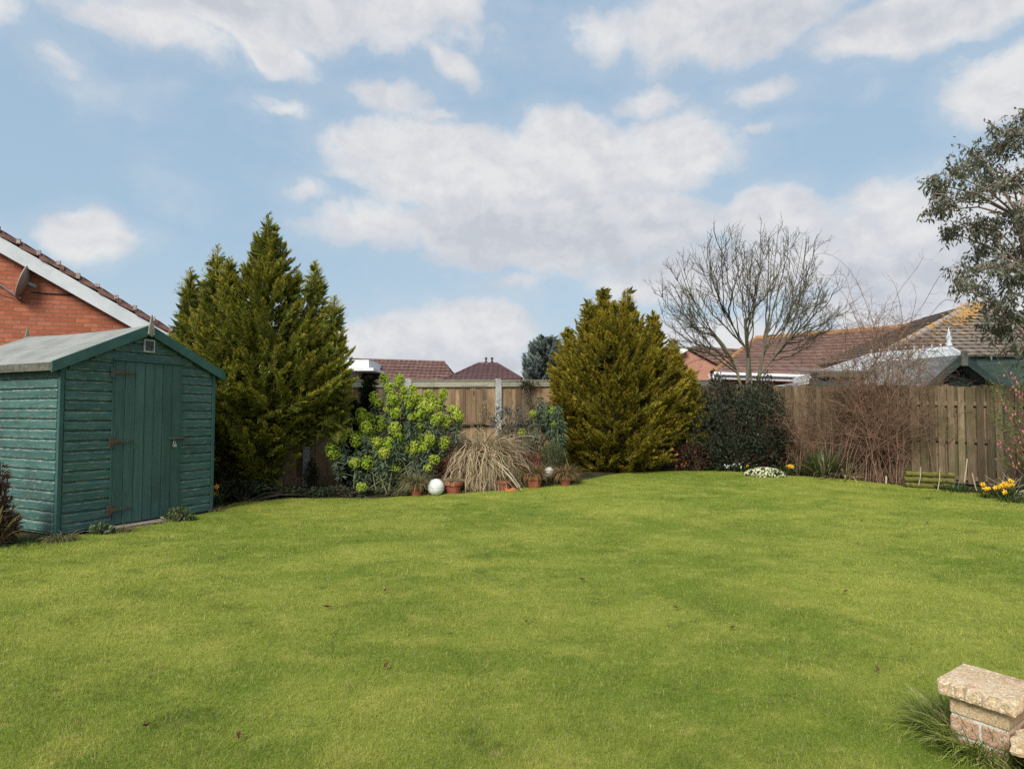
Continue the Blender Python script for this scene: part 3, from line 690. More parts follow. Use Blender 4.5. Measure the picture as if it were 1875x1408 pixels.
# pink brick bungalow behind the right-hand corner
h3 = thing('bungalow', 'pink brick bungalow with long brown roof and white eaves behind the bare tree', 'house', (*P(1400, 700, 20)[:2], 0))
T3 = pantile('red_brown_tile', (.16, .095, .078), (.225, .140, .115), (.29, .23, .20), (1, 0, 0), 4, (.58, .74), .34)
r0, r1 = P(1384, 621, 23.5), P(1760, 592, 21.5); e0, e1 = P(1305, 683, 20), P(1640, 693, 17.8); rl = r0 + (e0 - r0) * .0
mb = MB(); courses(mb, e0, e1, r0, r1, 13, .055); lb = P(1290, 684, 26); courses(mb, lb, e0, r0, r0, 13, .055)
bq = r1 + (r1 - e1) * np.array([0, 1, -1]) + np.array([r1[0] - e1[0], 0, 0]) * 0; bp = r0 + (r0 - e0) * np.array([0, 1, -1]); courses(mb, bq, bp, r1, r0, 13, .055)
rf3 = part('roof', mb, T3, h3)
mb = MB(); ridgebar(mb, r0, r1, .12); ridgebar(mb, e0, r0, .10)
part('ridge_tiles', mb, smat('lichened_ridge', (.26, .135, .065), (.34, .18, .07), 5, .95, .4, c3=(.20, .12, .09), s3=4), rf3)
ev = nrm(e1 - e0); 
mb = MB(); q = np.array([0, .55, 0.]); wb_ = [e0 + q, e1 + q, e1 + q + [0, 6, 0], e0 + q + [0, 6, 0]]
mb.hexa([np.array([p[0], p[1], 0]) for p in wb_], [np.array([p[0], p[1], p[2] - .02]) for p in wb_]); part('wall', mb, BRICK, h3)
mb = MB(); mb.hexa([e0 + [0, -.03, -.18], e1 + [0, -.03, -.18], e1 + [0, .54, -.18], e0 + [0, .54, -.18]], [e0 + [0, -.03, .0], e1 + [0, -.03, .0], e1 + [0, .54, .0], e0 + [0, .54, .0]]); part('fascia', mb, WHITE, h3)
mb = MB(); mb.bar(e0 + [0, -.10, -.02], e1 + [0, -.10, -.02], .11, .09); part('gutter', mb, WHITE, h3, bevel=.02)
# its projecting pink gable on the left
PINK = brickmat('pink_brick', (.42, .19, .13), (.49, .24, .17), (.34, .15, .10), (.36, .25, .20))
ga, gb, gc = P(1160, 690, 20.5), P(1348, 688, 20.5), P(1254, 638, 20.5)
mb = MB(); b0 = np.array([ga[0], 20.5, 0]); mb.prism([b0, (gb[0], 20.5, 0), (gb[0], 20.5, gb[2]), gc, (ga[0], 20.5, ga[2])], (0, 3, 0)); part('gable_wall', mb, PINK, h3)
bk = np.array([0, 4.5, 0.])
mb = MB(); courses(mb, gb + [.18, -.10, -.08], gb + [.18, 0, -.08] + bk, gc + [0, -.10, .04], gc + [0, 0, .04] + bk, 9, .04); gr_ = part('gable_roof', mb, T3, h3)
mb = MB(); courses(mb, ga + [-.3, 0, -.10] + bk, ga + [-.3, -.2, -.10], gc + [0, 0, .04] + bk, gc + [0, -.2, .04], 9, .04); part('gable_roof', mb, T3, h3)
mb = MB(); mb.bar(gc + [0, -.22, -.01], ga + [-.3, -.22, -.2], .03, .16); part('bargeboard', mb, WHITE, h3)
mb = MB(); q0, q1, q2, q3 = P(1225, 700, 22.5), P(1420, 705, 22.5), P(1400, 642, 25.5), P(1268, 634, 25.5); courses(mb, q0, q1, q3, q2, 11, .05); part('rear_roof', mb, T3, h3)

# grey-brown hipped house on the right with orange lichen
h4 = thing('bungalow', 'bungalow with weathered grey-brown hipped roof and orange lichen near its peak', 'house', (*P(1790, 680, 18)[:2], 0))
ap = P(1786, 556, 20.5); el_, er_ = P(1604, 655, 16.6), P(2010, 652, 16.6); bl_, br_ = np.array([el_[0] - .5, 25, el_[2]]), np.array([er_[0] + .5, 25, er_[2]]); ap2 = ap + [.4, 2.6, 0]
T4 = pantile('grey_brown_tile', (.19, .155, .125), (.27, .225, .185), (.36, .17, .035), (1, 0, 0), 1.0, (.62, .70), .33, .9)
m_, k_ = T4, NT(T4.node_tree)
mb = MB(); courses(mb, el_, er_, ap, ap, 17, .06); courses(mb, bl_, el_, ap2, ap, 17, .06); courses(mb, er_, br_, ap, ap2, 17, .06); courses(mb, br_, bl_, ap2, ap2, 17, .06)
rf4 = part('roof', mb, T4, h4)
mb = MB(); ridgebar(mb, el_, ap, .12); ridgebar(mb, er_, ap, .12); part('ridge_tiles', mb, smat('grey_ridge', (.25, .20, .17), (.34, .28, .24), 6, .95, .4, c3=(.40, .20, .04), s3=3, a3=(.5, .66)), rf4)
# a patch of orange lichen lying on the tiles below the peak
mb = MB(); nn = nrm(np.cross(er_ - el_, ap - el_)); nn = nn if nn[2] > 0 else -nn
for _ in range(520):
    f = min(.97, abs(rng.normal(0, .22))); w_ = rng.normal(-.10, .11) * (f + .15) 
    c = ap + (np.array([(el_[0] + er_[0]) / 2, el_[1], el_[2]]) - ap) * (f + .02) + np.array([(er_[0] - el_[0]) * w_ - (f * 1.0), 0, 0]) + nn * .066
    a_ = rng.random(7) * 0 + np.arange(7) * 2 * PI / 7; rr_ = rng.uniform(.02, .07) * rng.uniform(.7, 1.2, 7); e1_ = np.array([1., 0, 0]); e2_ = np.cross(nn, e1_)
    mb.add(c + np.outer(np.cos(a_) * rr_, e1_) + np.outer(np.sin(a_) * rr_, e2_), [tuple(range(7))])
part('lichen', mb, smat('orange_lichen', (.34, .18, .05), (.40, .23, .08), 9, .95, .3), rf4)['kind'] = 'stuff'
mb = MB(); mb.prism([(el_[0] + .2, 16.8, 0), (er_[0] - .2, 16.8, 0), (br_[0] - .2, 24.8, 0), (bl_[0] + .2, 24.8, 0)], (0, 0, el_[2] - .02)); part('wall', mb, BRICK, h4)

# white-framed conservatory
cs_ = thing('conservatory', 'conservatory with grey glazed roof, white ridge and pointed finial behind the right fence', 'conservatory', (*P(1640, 690, 15)[:2], 0))
POLY = smat('grey_polycarbonate', (.38, .41, .41), (.46, .49, .49), 3, .45, .05)
k0, k1 = P(1590, 652, 16.2), P(1738, 640, 15.6); c0, c1 = P(1470, 692, 14.9), P(1815, 660, 14.4); c1[2] = c0[2] + .12
ks = P(1738, 641, 15.6)
mb = MB(); mb.prism([c0, c1, k1, k0], (0, 0, -.03)); kr = k0 + (k0 - c0) * np.array([0, 1, -1]); kr2 = k1 + (k1 - c1) * np.array([0, 1, -1])
mb.prism([kr, k0, k1, kr2], (0, 0, -.03)); mb.prism([c1, c1 + [.2, 2.2, 0], k1], (0, 0, -.03)); pr = part('roof', mb, POLY, cs_)
mb = MB()
for f in np.linspace(0, 1, 8): mb.bar(c0 + (c1 - c0) * f + [0, 0, .02], k0 + (k1 - k0) * f + [0, 0, .02], .05, .05)
part('glazing_bar', mb, HWHITE, pr)
mb = MB(); mb.bar(k0 + [0, 0, .03], k1 + [0, 0, .03], .09, .09)
for f in np.linspace(.04, .9, 9):
    q = k0 + (k1 - k0) * f; mb.lathe([(.015, .07), (.015, .10), (.03, .13), (.0, .17)], q, 8)
part('ridge', mb, HWHITE, pr)
mb = MB(); mb.lathe([(.07, .0), (.07, .08), (.04, .12), (.075, .17), (.05, .25), (.0, .50)], k1 + [0, 0, .08], 12); part('finial', mb, HWHITE, pr, smooth=True)
mb = MB(); mb.bar(c1 + [0, 0, .04], k1 + [0, 0, .04], .08, .08); mb.bar(c0, c1, .08, .12); part('eaves_beam', mb, HWHITE, pr)
mb = MB(); mb.prism([(c0[0] + .1, c0[1] + .12, 0), (c1[0] - .1, c1[1] + .12, 0), (c1[0] - .1, c1[1] + .15, c1[2] - .1), (c0[0] + .1, c0[1] + .15, c0[2] - .1)], (0, 2.0, 0)); part('wall', mb, HWHITE, cs_)
# white porch fascia, stepped
pc = thing('porch', 'small white boarded porch with stepped sloping fascia beside the green shed behind the fence', 'porch', (*P(1478, 720, 14.6)[:2], 0))
pp_ = lambda u, v, dy=0: P(u, v, 14.4) + np.array([0, dy, 0])
mb = MB(); mb.prism([pp_(1453, 704), pp_(1453, 693), pp_(1492, 681), pp_(1500, 681), pp_(1500, 692)], (0, .05, 0)); mb.prism([pp_(1460, 706, .012), pp_(1460, 698, .012), pp_(1500, 688, .012), pp_(1500, 700, .012)], (0, .06, 0)); part('fascia', mb, WHITE, pc)
mb = MB(); a, b = pp_(1474, 703), pp_(1494, 720); mb.box(a[0], b[0], 14.46, 15.6, 0, a[2]); part('wall', mb, WHITE, pc)
mb = MB(); a, b = pp_(1477, 705.5), pp_(1491, 716); mb.box(a[0], b[0], 14.448, 14.462, b[2], a[2]); part('panel', mb, smat('shiplap_white', (.60, .62, .60), (.68, .70, .68), 6, .6, .1), pc)
# neighbour's green shed
ns = thing('garden_shed', 'dark green shed with open-fronted gable and grey roof just behind the paling fence', 'shed', (*P(1700, 700, 13)[:2], 0))
NG = smat('dull_green_paint', (.055, .095, .080), (.085, .130, .110), 5, .8, .3, (1, 1, 6), c3=(.16, .16, .12), s3=9)
NGT = smat('dark_teal_paint', (.035, .080, .080), (.055, .11, .108), 5, .8, .3, (1, 1, 6))
ra_ = P(1757, 650, 12.3); ls = P(1688, 712, 12.3); rs = P(1832, 710, 12.3); rb_ = P(1606, 662, 14.0); dd = rb_ - ra_; dd[2] = 0
lb_, rsb = ls + dd, rs + dd
for nm, e, eb in (('roof', ls, lb_), ('roof', rs, rsb)):
    mb = MB(); rbk = ra_ + dd; q = [ra_, e, eb, rbk]; mb.hexa([p - [0, 0, .05] for p in q], q); part(nm, mb, FELT, ns)
fr_ = nrm(-dd) * .05
for e in (ls, rs):
    mb = MB(); mb.prism([ra_ + fr_ + [0, 0, .03], e + fr_ + [0, 0, .03], e + fr_ - [0, 0, .11], ra_ + fr_ - [0, 0, .16]], fr_ * .5); part('bargeboard', mb, NG, ns)
mb = MB(); mb.prism([ra_ + fr_ * 1.6 + [-.06, 0, .07], ra_ + fr_ * 1.6 + [.06, 0, .07], ra_ + fr_ * 1.6 + [.06, 0, -.22], ra_ + fr_ * 1.6 + [-.06, 0, -.22]], fr_ * .4); part('gable_block', mb, WOODG, ns)
mb = MB(); i0, i1 = ls + (ra_ - ls) * .08, rs + (ra_ - rs) * .08
b0, b1 = ls + nrm(rs - ls) * .1, rs - nrm(rs - ls) * .1
F0 = dd * .12
mb.prism([np.array([b0[0], b0[1], 0]) + F0, np.array([b1[0], b1[1], 0]) + F0, b1 + F0 - [0, 0, .06], ra_ + F0 - [0, 0, .12], b0 + F0 - [0, 0, .06]], dd * .82); part('wall', mb, smat('shed_boards', (.030, .045, .042), (.05, .07, .062), 5, .85, .4, (1, 1, 8)), ns)
mb = MB(); mb.bar(ls - [0, 0, .05], lb_ - [0, 0, .05], .03, .11); part('fascia', mb, NGT, ns)
# second, plain green shed further along
ns2 = thing('garden_shed', 'low teal boarded shed with flat green fascia behind the fence left of the open gable', 'shed', (*P(1580, 700, 14)[:2], 0))
a, b = P(1497, 683, 14.0), P(1702, 684, 13.6)
mb = MB(); q = np.array([0, .06, -.1]); mb.prism([np.array([a[0], a[1] + .06, 0]), np.array([b[0], b[1] + .06, 0]), b + q, a + q], (0, 1.2, 0)); part('wall', mb, NGT, ns2)
mb = MB(); mb.bar(a + [0, 0, -.03], b + [0, 0, -.03], .05, .13); part('fascia', mb, NG, ns2)
mb = MB(); q = [a + [0, 0, .04], b + [0, 0, .04], b + [0, 1.35, .16], a + [0, 1.35, .16]]; mb.hexa([p - [0, 0, .04] for p in q], q); part('roof', mb, FELT, ns2)
ns3 = thing('garden_shed', 'grey green boarded shed with flat top under the hipped roof at the right', 'shed', (*P(1850, 690, 13)[:2], 0))
a, b = P(1790, 653, 13.4), P(1960, 655, 12.6)
mb = MB(); 
for i in range(16):
    z0 = a[2] - .13 * (i + 1); mb.prism([a + [0, .02, z0 - a[2]], b + [0, .02, z0 - a[2]], b + [0, .0, z0 - a[2] + .128], a + [0, .0, z0 - a[2] + .128]], (0, .03, 0))
mb.prism([np.array([a[0], a[1] + .06, 0]), np.array([b[0], b[1] + .06, 0]), b + [0, .06, -.02], a + [0, .06, -.02]], (0, 1.6, 0)); part('wall', mb, NG, ns3)
mb = MB(); q = [a + [-.06, -.06, .001], b + [.06, -.06, .001], b + [.06, 1.7, .001], a + [-.06, 1.7, .001]]; mb.hexa(q, [p + [0, 0, .05] for p in q]); part('roof', mb, FELT2, ns3)

# ------------------------------------------------------------------ low brick pier and wall at the lower right
STONE = smat('sandstone_coping', (.46, .335, .20), (.56, .43, .28), 7, .9, .6, c3=(.40, .25, .15), s3=10, a3=(.5, .68), fine=.35, fscale=140, spec=.15)
mS, kS = STONE, NT(STONE.node_tree)
bs = [n for n in STONE.node_tree.nodes if n.type == 'BSDF_PRINCIPLED'][0]; lk = bs.inputs['Base Color'].links[0].from_socket
lc = kS.smooth(kS.noise(kS.coords((1, 1, 1)), 75, 4, .62), .585, .63); kS.put(bs.inputs['Base Color'], kS.mix(lc, lk, (.66, .63, .55)))
zc = .27
def at_z(u, v, z): d = ray(u, v); t = (z - CH) / d[2]; return np.array([0, 0, CH]) + d * t
pl, pb, pf = at_z(1714, 1242, zc), at_z(1786, 1220, zc), at_z(1857, 1286, zc)
a1 = nrm(pf - pl); a2 = np.array([-a1[1], a1[0], 0]); a2 = a2 if np.dot(a2, pb - pl) > 0 else -a2
PW = .25; PD = .265
wallt = thing('brick_wall', 'low garden wall end of buff bricks with sandstone coping slabs at the lower right', 'wall', on(*(pl + a1 * PW / 2 + a2 * PD / 2)[:2]))
def slab(mb, o, d1, d2, l1, l2, z0, z1, n=22, amp=.006):
    """a slab with riven, uneven edges"""
    top = []
    per = [o + d1 * l1 * i / n for i in range(n)] + [o + d1 * l1 + d2 * l2 * i / n for i in range(n)] + [o + d1 * l1 * (1 - i / n) + d2 * l2 for i in range(n)] + [o + d2 * l2 * (1 - i / n) for i in range(n)]
    per = np.array(per); c = o + d1 * l1 / 2 + d2 * l2 / 2
    per = per + rng.normal(0, amp * .5, per.shape) * [1, 1, 0]
    rings = []
    for f, z, jt in ((.985, z0, amp * .4), (1.0, z0 + (z1 - z0) * .2, amp), (.997, z0 + (z1 - z0) * .5, amp), (1.003, z0 + (z1 - z0) * .82, amp), (.992, z1 - .001, amp * .7), (.95, z1, .001), (.5, z1 + .001, .0015)):
        q = c[:2] + (per[:, :2] - c[:2]) * f + rng.normal(0, jt * .5, per[:, :2].shape); rings.append(np.column_stack([q, np.full(len(q), z) + rng.normal(0, jt * .25, len(q))]))
    v = np.vstack(rings); m_ = len(per); i, j = np.meshgrid(np.arange(len(rings) - 1), np.arange(m_), indexing='ij'); j2 = (j + 1) % m_
    mb.add(v, np.stack([i * m_ + j, i * m_ + j2, (i + 1) * m_ + j2, (i + 1) * m_ + j], -1).reshape(-1, 4)); mb.add(rings[-1], [tuple(range(m_))]); mb.add(rings[0], [tuple(range(m_))[::-1]])
z3 = np.array([0, 0, 1.])
mb = MB(); slab(mb, pl * [1, 1, 0], a1, a2, PW, PD, zc - .052, zc, 26, .003); part('coping_slab', mb, STONE, wallt)
# another slab on the wall running to the right, and a lower one in front
o2 = (pl + a1 * (PW + .008) + a2 * (PD - .05)) * [1, 1, 0]
mb = MB(); slab(mb, o2, a1, a2, .45, .5, zc - .050, zc + .004); part('coping_slab', mb, STONE, wallt)
o3 = at_z(1850, 1349, .17) * [1, 1, 0]
mb = MB(); slab(mb, o3, a1, a2, .40, .5, .112, .17); part('coping_slab', mb, STONE, wallt, label='lower coping slab in front')
BUFF = smat('buff_brick', (.42, .295, .16), (.48, .37, .24), 9, .9, .5, c3=(.36, .22, .13), s3=14, fine=.35, fscale=160, spec=.1)
REDB = smat('red_brick', (.38, .225, .150), (.46, .31, .22), 12, .9, .5, c3=(.52, .44, .36), s3=30, a3=(.56, .66), fine=.35, fscale=160, spec=.1)
MORT = smat('lime_mortar', (.46, .47, .40), (.56, .56, .48), 20, .95, .6, c3=(.25, .30, .18), s3=9, spec=.1)
ins = .032; q0 = pl + a1 * ins + a2 * ins; q0[2] = 0; L1, L2 = PW - 2 * ins, PD - 2 * ins
mb = MB(); e_ = .004
mb.prism([q0 + a1 * e_ + a2 * e_ - z3 * .05, q0 + a1 * (L1 - e_) + a2 * e_ - z3 * .05, q0 + a1 * (L1 - e_) + a2 * L2 - z3 * .05, q0 + a1 * e_ + a2 * L2 - z3 * .05], (0, 0, zc - .054 + .05)); part('mortar', mb, MORT, wallt)
zt = zc - .056
for c_ in range(4):
    z1 = zt - c_ * .076; z0 = z1 - .065
    runs = [(q0, a1, -a2, L1, c_ % 2), (q0 + a1 * 0 + a2 * L2, -a2, -a1, L2, 1 - c_ % 2), (q0 + a1 * L1, a2, a1, L2, c_ % 2)]
    for (o_, d_, nout, L_, sh) in runs:
        x_ = 0
        cuts = [0, L_] if (L_ < .3 and sh == 0) else ([0, L_ * .52, L_] if L_ < .3 else [0] + list(np.arange(.108 if sh else .222, L_, .222)) + [L_])
        for ca, cb_ in zip(cuts[:-1], cuts[1:]):
            if cb_ - ca < .04: continue
            mb = MB(); a_ = o_ + d_ * (ca + (.005 if ca else 0)); b_ = o_ + d_ * (cb_ - (.005 if cb_ < L_ else 0)); i_ = -nout * .03
            mb.hexa([a_ + nout * .001 + z3 * z0, b_ + nout * .001 + z3 * z0, b_ + i_ + z3 * z0, a_ + i_ + z3 * z0], [a_ + nout * .001 + z3 * z1, b_ + nout * .001 + z3 * z1, b_ + i_ + z3 * z1, a_ + i_ + z3 * z1])
            part('brick', mb, BUFF if c_ == 0 else REDB, wallt, bevel=.004)
q3 = o3 + a1 * .03 + a2 * .03
mb = MB(); mb.prism([q3 - z3 * .05, q3 + a1 * .3 - z3 * .05, q3 + a1 * .3 + a2 * .4 - z3 * .05, q3 + a2 * .4 - z3 * .05], (0, 0, .05 + .110)); part('plinth', mb, REDB, wallt)

# ------------------------------------------------------------------ plants
BARK = smat('grey_bark', (.14, .125, .095), (.25, .235, .19), 8, .9, .6, (2, 2, .6), c3=(.16, .17, .06), s3=10)
DBARK = smat('dark_bark', (.05, .038, .026), (.085, .065, .045), 8, .9, .5, (2, 2, .6))
def dirs(N, zlo=-1, zhi=1):
    a = rng.uniform(0, 2 * PI, N); z = rng.uniform(zlo, zhi, N); s = np.sqrt(1 - z * z)
    return np.stack([s * np.cos(a), s * np.sin(a), z], -1)
def perp(D):
    A = nrm(np.cross(D, np.array([.13, .31, .94]))); return A, np.cross(D, A)

def sprays(mb, C, D, Nn, L, Wd, npair=5, tb=0., t1=1.):
    tb = np.broadcast_to(tb, (len(C),)); t1 = np.broadcast_to(t1, (len(C),))
    """flattened feathery conifer sprays: axis plus side branchlets. C,D,Nn (N,3), L (N)"""
    N = len(C); D = nrm(D); Sd = nrm(np.cross(D, Nn)); r = rng.random(N)
    V = []; T = []; Rr = []
    ax = np.stack([C - Sd * (L * .035)[:, None], C + Sd * (L * .035)[:, None], C + D * L[:, None]], 1); V.append(ax); T.append(np.stack([tb, tb, t1], 1)); Rr.append(r)
    for i in range(npair):
        f = (i + .6) / (npair + .6)
        for sg in (-1, 1):
            b = C + D * (L * f)[:, None]
            l = L * (.66 * (1 - f) + .14) * rng.uniform(.75, 1.2, N)
            dd = nrm(D * .80 + Sd * sg * rng.uniform(.45, .85, N)[:, None] + rng.normal(0, .13, (N, 3)))
            w = (Wd * rng.uniform(.8, 1.4, N) * (1.15 - .5 * f))[:, None]
            wv_ = nrm(np.cross(dd, Nn) + Nn * rng.normal(0, .5, N)[:, None])
            V.append(np.stack([b - wv_ * w * .5, b + wv_ * w * .5, b + dd * l[:, None]], 1))
            ta = tb + (t1 - tb) * f; T.append(np.stack([ta * .85, ta * .85, tb + (t1 - tb) * min(1, f + .35)], 1)); Rr.append((r + rng.uniform(-.05, .05, N)) % 1)
    mb.tris(np.concatenate(V), np.concatenate(T), np.concatenate(Rr))

def plumes(mb, tip, dr, L, ns, spl, wd, flat=.6, tt=1.):
    """branch plumes: each a cone of sprays along its axis, ending at tip"""
    N = len(tip); dr = nrm(dr); n0, n1 = perp(dr)
    ph = rng.uniform(0, 2 * PI, N)
    for k_ in range(ns):
        f = (k_ + rng.random(N)) / ns                        # 0 base .. 1 tip
        curve = (f - 1) ** 2 * .25
        c = tip - dr * (L * (1 - f))[:, None] - np.array([0, 0, 1.]) * (curve * L * .4)[:, None]
        a = ph + k_ * 2.4 + rng.normal(0, .3, N)
        sd = n0 * np.cos(a)[:, None] + n1 * np.sin(a)[:, None]
        sd[:, 2] *= flat; sd = nrm(sd)
        op = (.66 * (1 - f) ** .8 + .10)[:, None]
        d = nrm(dr + sd * op + np.array([0, 0, .12]))
        nn = nrm(np.cross(d, rng.normal(size=(N, 3))) * .7 + np.array([0, 0, .8]))
        l = spl * (.45 + .75 * (1 - f)) * rng.uniform(.75, 1.25, N)
        sprays(mb, c - d * .02, d, nn, l, np.full(N, wd), 6, .1 * f, tt * (.30 + .75 * f))
    sprays(mb, tip - dr * .12, dr, nrm(np.cross(dr, n0)), np.full(N, spl * .8), np.full(N, wd), 6, .45, tt)

def conifer(name, label, cat, base, leaders, n, spl, wd, mat, ymax=None, seed=1, ns=18, pl=.58, zdark=None, trunk_h=None, flatback=.7, core=None):
    global rng
    old = rng; rng = np.random.default_rng(seed)
    root = thing(name, label, cat, base); fol = MB(); lim = MB()
    tot = sum(q[-1] for q in leaders)
    for (ox, oy, zb, zt, prof, ex_, wgt) in leaders:
        N = int(n * wgt / tot)
        # heights: spread by surface
        hs = np.linspace(0, 1, 200); rr = np.interp(hs, [p[0] for p in prof], [p[1] for p in prof]) + .12
        cdf = np.cumsum(rr); cdf = cdf / cdf[-1]; h = np.interp(rng.random(N), cdf, hs)
        a = rng.uniform(0, 2 * PI, N); rad = np.interp(h, [p[0] for p in prof], [p[1] for p in prof])
        lump = 1 + .10 * np.sin(a * 3 + h * 9 + seed) + .07 * np.sin(a * 7 - h * 15 + seed * 2)
        rad = rad * lump * np.where(rng.random(N) < .55, rng.uniform(.86, 1.06, N), rng.uniform(.5, .95, N))
        yf = np.where(np.sin(a) > 0, flatback, 1.)
        z = zb + (zt - zb) * h
        out = np.stack([np.cos(a), np.sin(a) * yf, np.zeros(N)], -1)
        tip = np.array([base[0] + ox, base[1] + oy, base[2]]) + out * rad[:, None]; tip[:, 2] += z
        elv = np.interp(h, [0, .12, .5, .85, 1], [.05, .35, .62, .95, 1.35]) + rng.normal(0, .16, N)
        az_ = a + rng.normal(0, .3, N)
        d = np.stack([np.cos(az_) * np.cos(elv), np.sin(az_) * np.cos(elv), np.sin(elv)], -1)
        keep = np.ones(N, bool) if ymax is None else tip[:, 1] < ymax(tip[:, 0])
        tip, d, h = tip[keep], d[keep], h[keep]; M = len(tip)
        # dense inner foliage
        ni = int(M * 4); hi = rng.choice(h, ni); ai = rng.uniform(0, 2 * PI, ni); ri = np.interp(hi, [p[0] for p in prof], [p[1] for p in prof]) * rng.uniform(.1, .62, ni)
        pi_ = np.array([base[0] + ox, base[1] + oy, base[2]]) + np.stack([np.cos(ai) * ri, np.sin(ai) * ri * flatback, zb + (zt - zb) * hi * .96], -1)
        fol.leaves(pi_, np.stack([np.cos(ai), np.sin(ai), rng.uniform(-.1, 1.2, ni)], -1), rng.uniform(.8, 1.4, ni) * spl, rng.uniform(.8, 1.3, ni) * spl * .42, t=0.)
        L = pl * rng.uniform(.7, 1.25, M) * (1 - .3 * h)
        plumes(fol, tip, d, L, ns, spl, wd)
        # pointed top of each leader
        top = np.array([base[0] + ox, base[1] + oy, base[2] + zt])
        m_ = 26; f = np.linspace(0, 1, m_); al = np.arange(m_) * 2.4
        c = top - np.outer(f, [0, 0, .75 * ex_]); dd = np.stack([np.cos(al), np.sin(al), np.full(m_, .9)], -1)
        sprays(fol, c, dd, nrm(np.cross(dd, [0, 0, 1.]) + rng.normal(0, .4, (m_, 3))), (.07 + .30 * f) * (.6 + .4 * ex_), np.full(m_, wd * .8), 5, .2, 1.)
        lim.tubes(np.array([[(base[0] + ox * .25, base[1] + oy * .25, base[2] - .05), (base[0] + ox * .7, base[1] + oy * .7, base[2] + zb + (zt - zb) * .25), (base[0] + ox, base[1] + oy, base[2] + zb + (zt - zb) * .6), tuple(top - [0, 0, .02])]]), np.array([[.07, .05, .03, .004]]), 7)
        # limbs out to the foliage
        q = rng.choice(M, min(M, 60), replace=False); st = np.column_stack([np.full(len(q), base[0] + ox * .7), np.full(len(q), base[1] + oy * .7), tip[q, 2] * .82 - .05 + .18 * base[2]])
        en = tip[q] - d[q] * .12; md = (st + en) / 2 - [0, 0, .10]
        lim.tubes(np.stack([st, md, en], 1), np.array([.016, .010, .004]), 4)
    part('trunk', lim, DBARK, root)
    part('foliage', fol, mat, root)
    rng = old; return root

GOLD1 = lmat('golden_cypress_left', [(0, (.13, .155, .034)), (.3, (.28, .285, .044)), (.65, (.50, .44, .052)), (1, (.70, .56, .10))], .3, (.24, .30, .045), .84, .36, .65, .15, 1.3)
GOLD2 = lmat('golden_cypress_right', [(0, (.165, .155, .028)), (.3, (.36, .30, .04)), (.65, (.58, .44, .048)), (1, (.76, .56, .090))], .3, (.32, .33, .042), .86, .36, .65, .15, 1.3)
def yfence(x): return FL0[1] + (x - FL0[0]) * .392 - .08
# left tree: several leaders
Yc = 9.75; b_ = on(P(468, 900, Yc)[0], Yc)
def X_(u): return P(u, 700, Yc)[0] - b_[0]
def Z_(v): return P(900, v, Yc)[2] - b_[2]
pc_ = lambda *a: list(a)
big = [(0, .34), (.06, .46), (.14, .72), (.25, 1.06), (.37, 1.34), (.48, 1.28), (.58, 1.12), (.68, .82), (.78, .52), (.88, .30), (.95, .15), (1, .03)]
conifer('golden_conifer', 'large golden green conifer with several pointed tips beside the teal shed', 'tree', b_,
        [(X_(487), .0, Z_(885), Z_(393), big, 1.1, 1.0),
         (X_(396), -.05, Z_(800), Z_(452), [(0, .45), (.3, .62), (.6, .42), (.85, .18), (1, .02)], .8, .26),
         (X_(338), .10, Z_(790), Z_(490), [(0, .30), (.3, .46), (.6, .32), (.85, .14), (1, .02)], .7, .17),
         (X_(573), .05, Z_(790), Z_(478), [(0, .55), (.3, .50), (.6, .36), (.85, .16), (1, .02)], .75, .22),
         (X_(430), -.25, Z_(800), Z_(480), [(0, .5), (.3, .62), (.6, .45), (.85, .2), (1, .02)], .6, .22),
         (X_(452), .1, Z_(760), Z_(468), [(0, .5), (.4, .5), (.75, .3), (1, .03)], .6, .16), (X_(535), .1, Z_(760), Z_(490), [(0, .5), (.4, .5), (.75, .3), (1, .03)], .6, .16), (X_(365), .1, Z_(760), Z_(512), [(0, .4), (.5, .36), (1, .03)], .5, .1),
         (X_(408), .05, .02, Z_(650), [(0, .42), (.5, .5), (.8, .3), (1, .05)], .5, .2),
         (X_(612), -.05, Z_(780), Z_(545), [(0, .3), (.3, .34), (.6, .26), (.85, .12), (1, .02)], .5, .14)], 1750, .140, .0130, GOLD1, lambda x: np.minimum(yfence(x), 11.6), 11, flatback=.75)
# right tree: rounder
Yc = 12.35; b_ = on(P(1138, 870, Yc)[0], Yc); b2_ = b_
rnd = [(0, .98), (.1, 1.20), (.22, 1.36), (.38, 1.42), (.55, 1.34), (.7, 1.12), (.82, .88), (.92, .62), (1, .28)]
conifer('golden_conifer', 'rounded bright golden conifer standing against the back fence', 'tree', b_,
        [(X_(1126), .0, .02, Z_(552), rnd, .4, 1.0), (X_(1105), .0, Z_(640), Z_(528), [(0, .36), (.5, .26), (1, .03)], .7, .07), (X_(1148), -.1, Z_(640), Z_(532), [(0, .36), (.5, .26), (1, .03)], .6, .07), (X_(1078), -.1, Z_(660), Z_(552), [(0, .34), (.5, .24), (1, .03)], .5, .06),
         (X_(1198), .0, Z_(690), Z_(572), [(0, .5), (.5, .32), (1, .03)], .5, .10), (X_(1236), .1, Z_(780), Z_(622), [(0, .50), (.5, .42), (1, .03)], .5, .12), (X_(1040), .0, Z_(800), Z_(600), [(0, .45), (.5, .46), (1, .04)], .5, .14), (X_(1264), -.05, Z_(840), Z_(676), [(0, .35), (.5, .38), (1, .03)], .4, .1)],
        1700, .142, .0140, GOLD2, yfence, 23, flatback=.68)
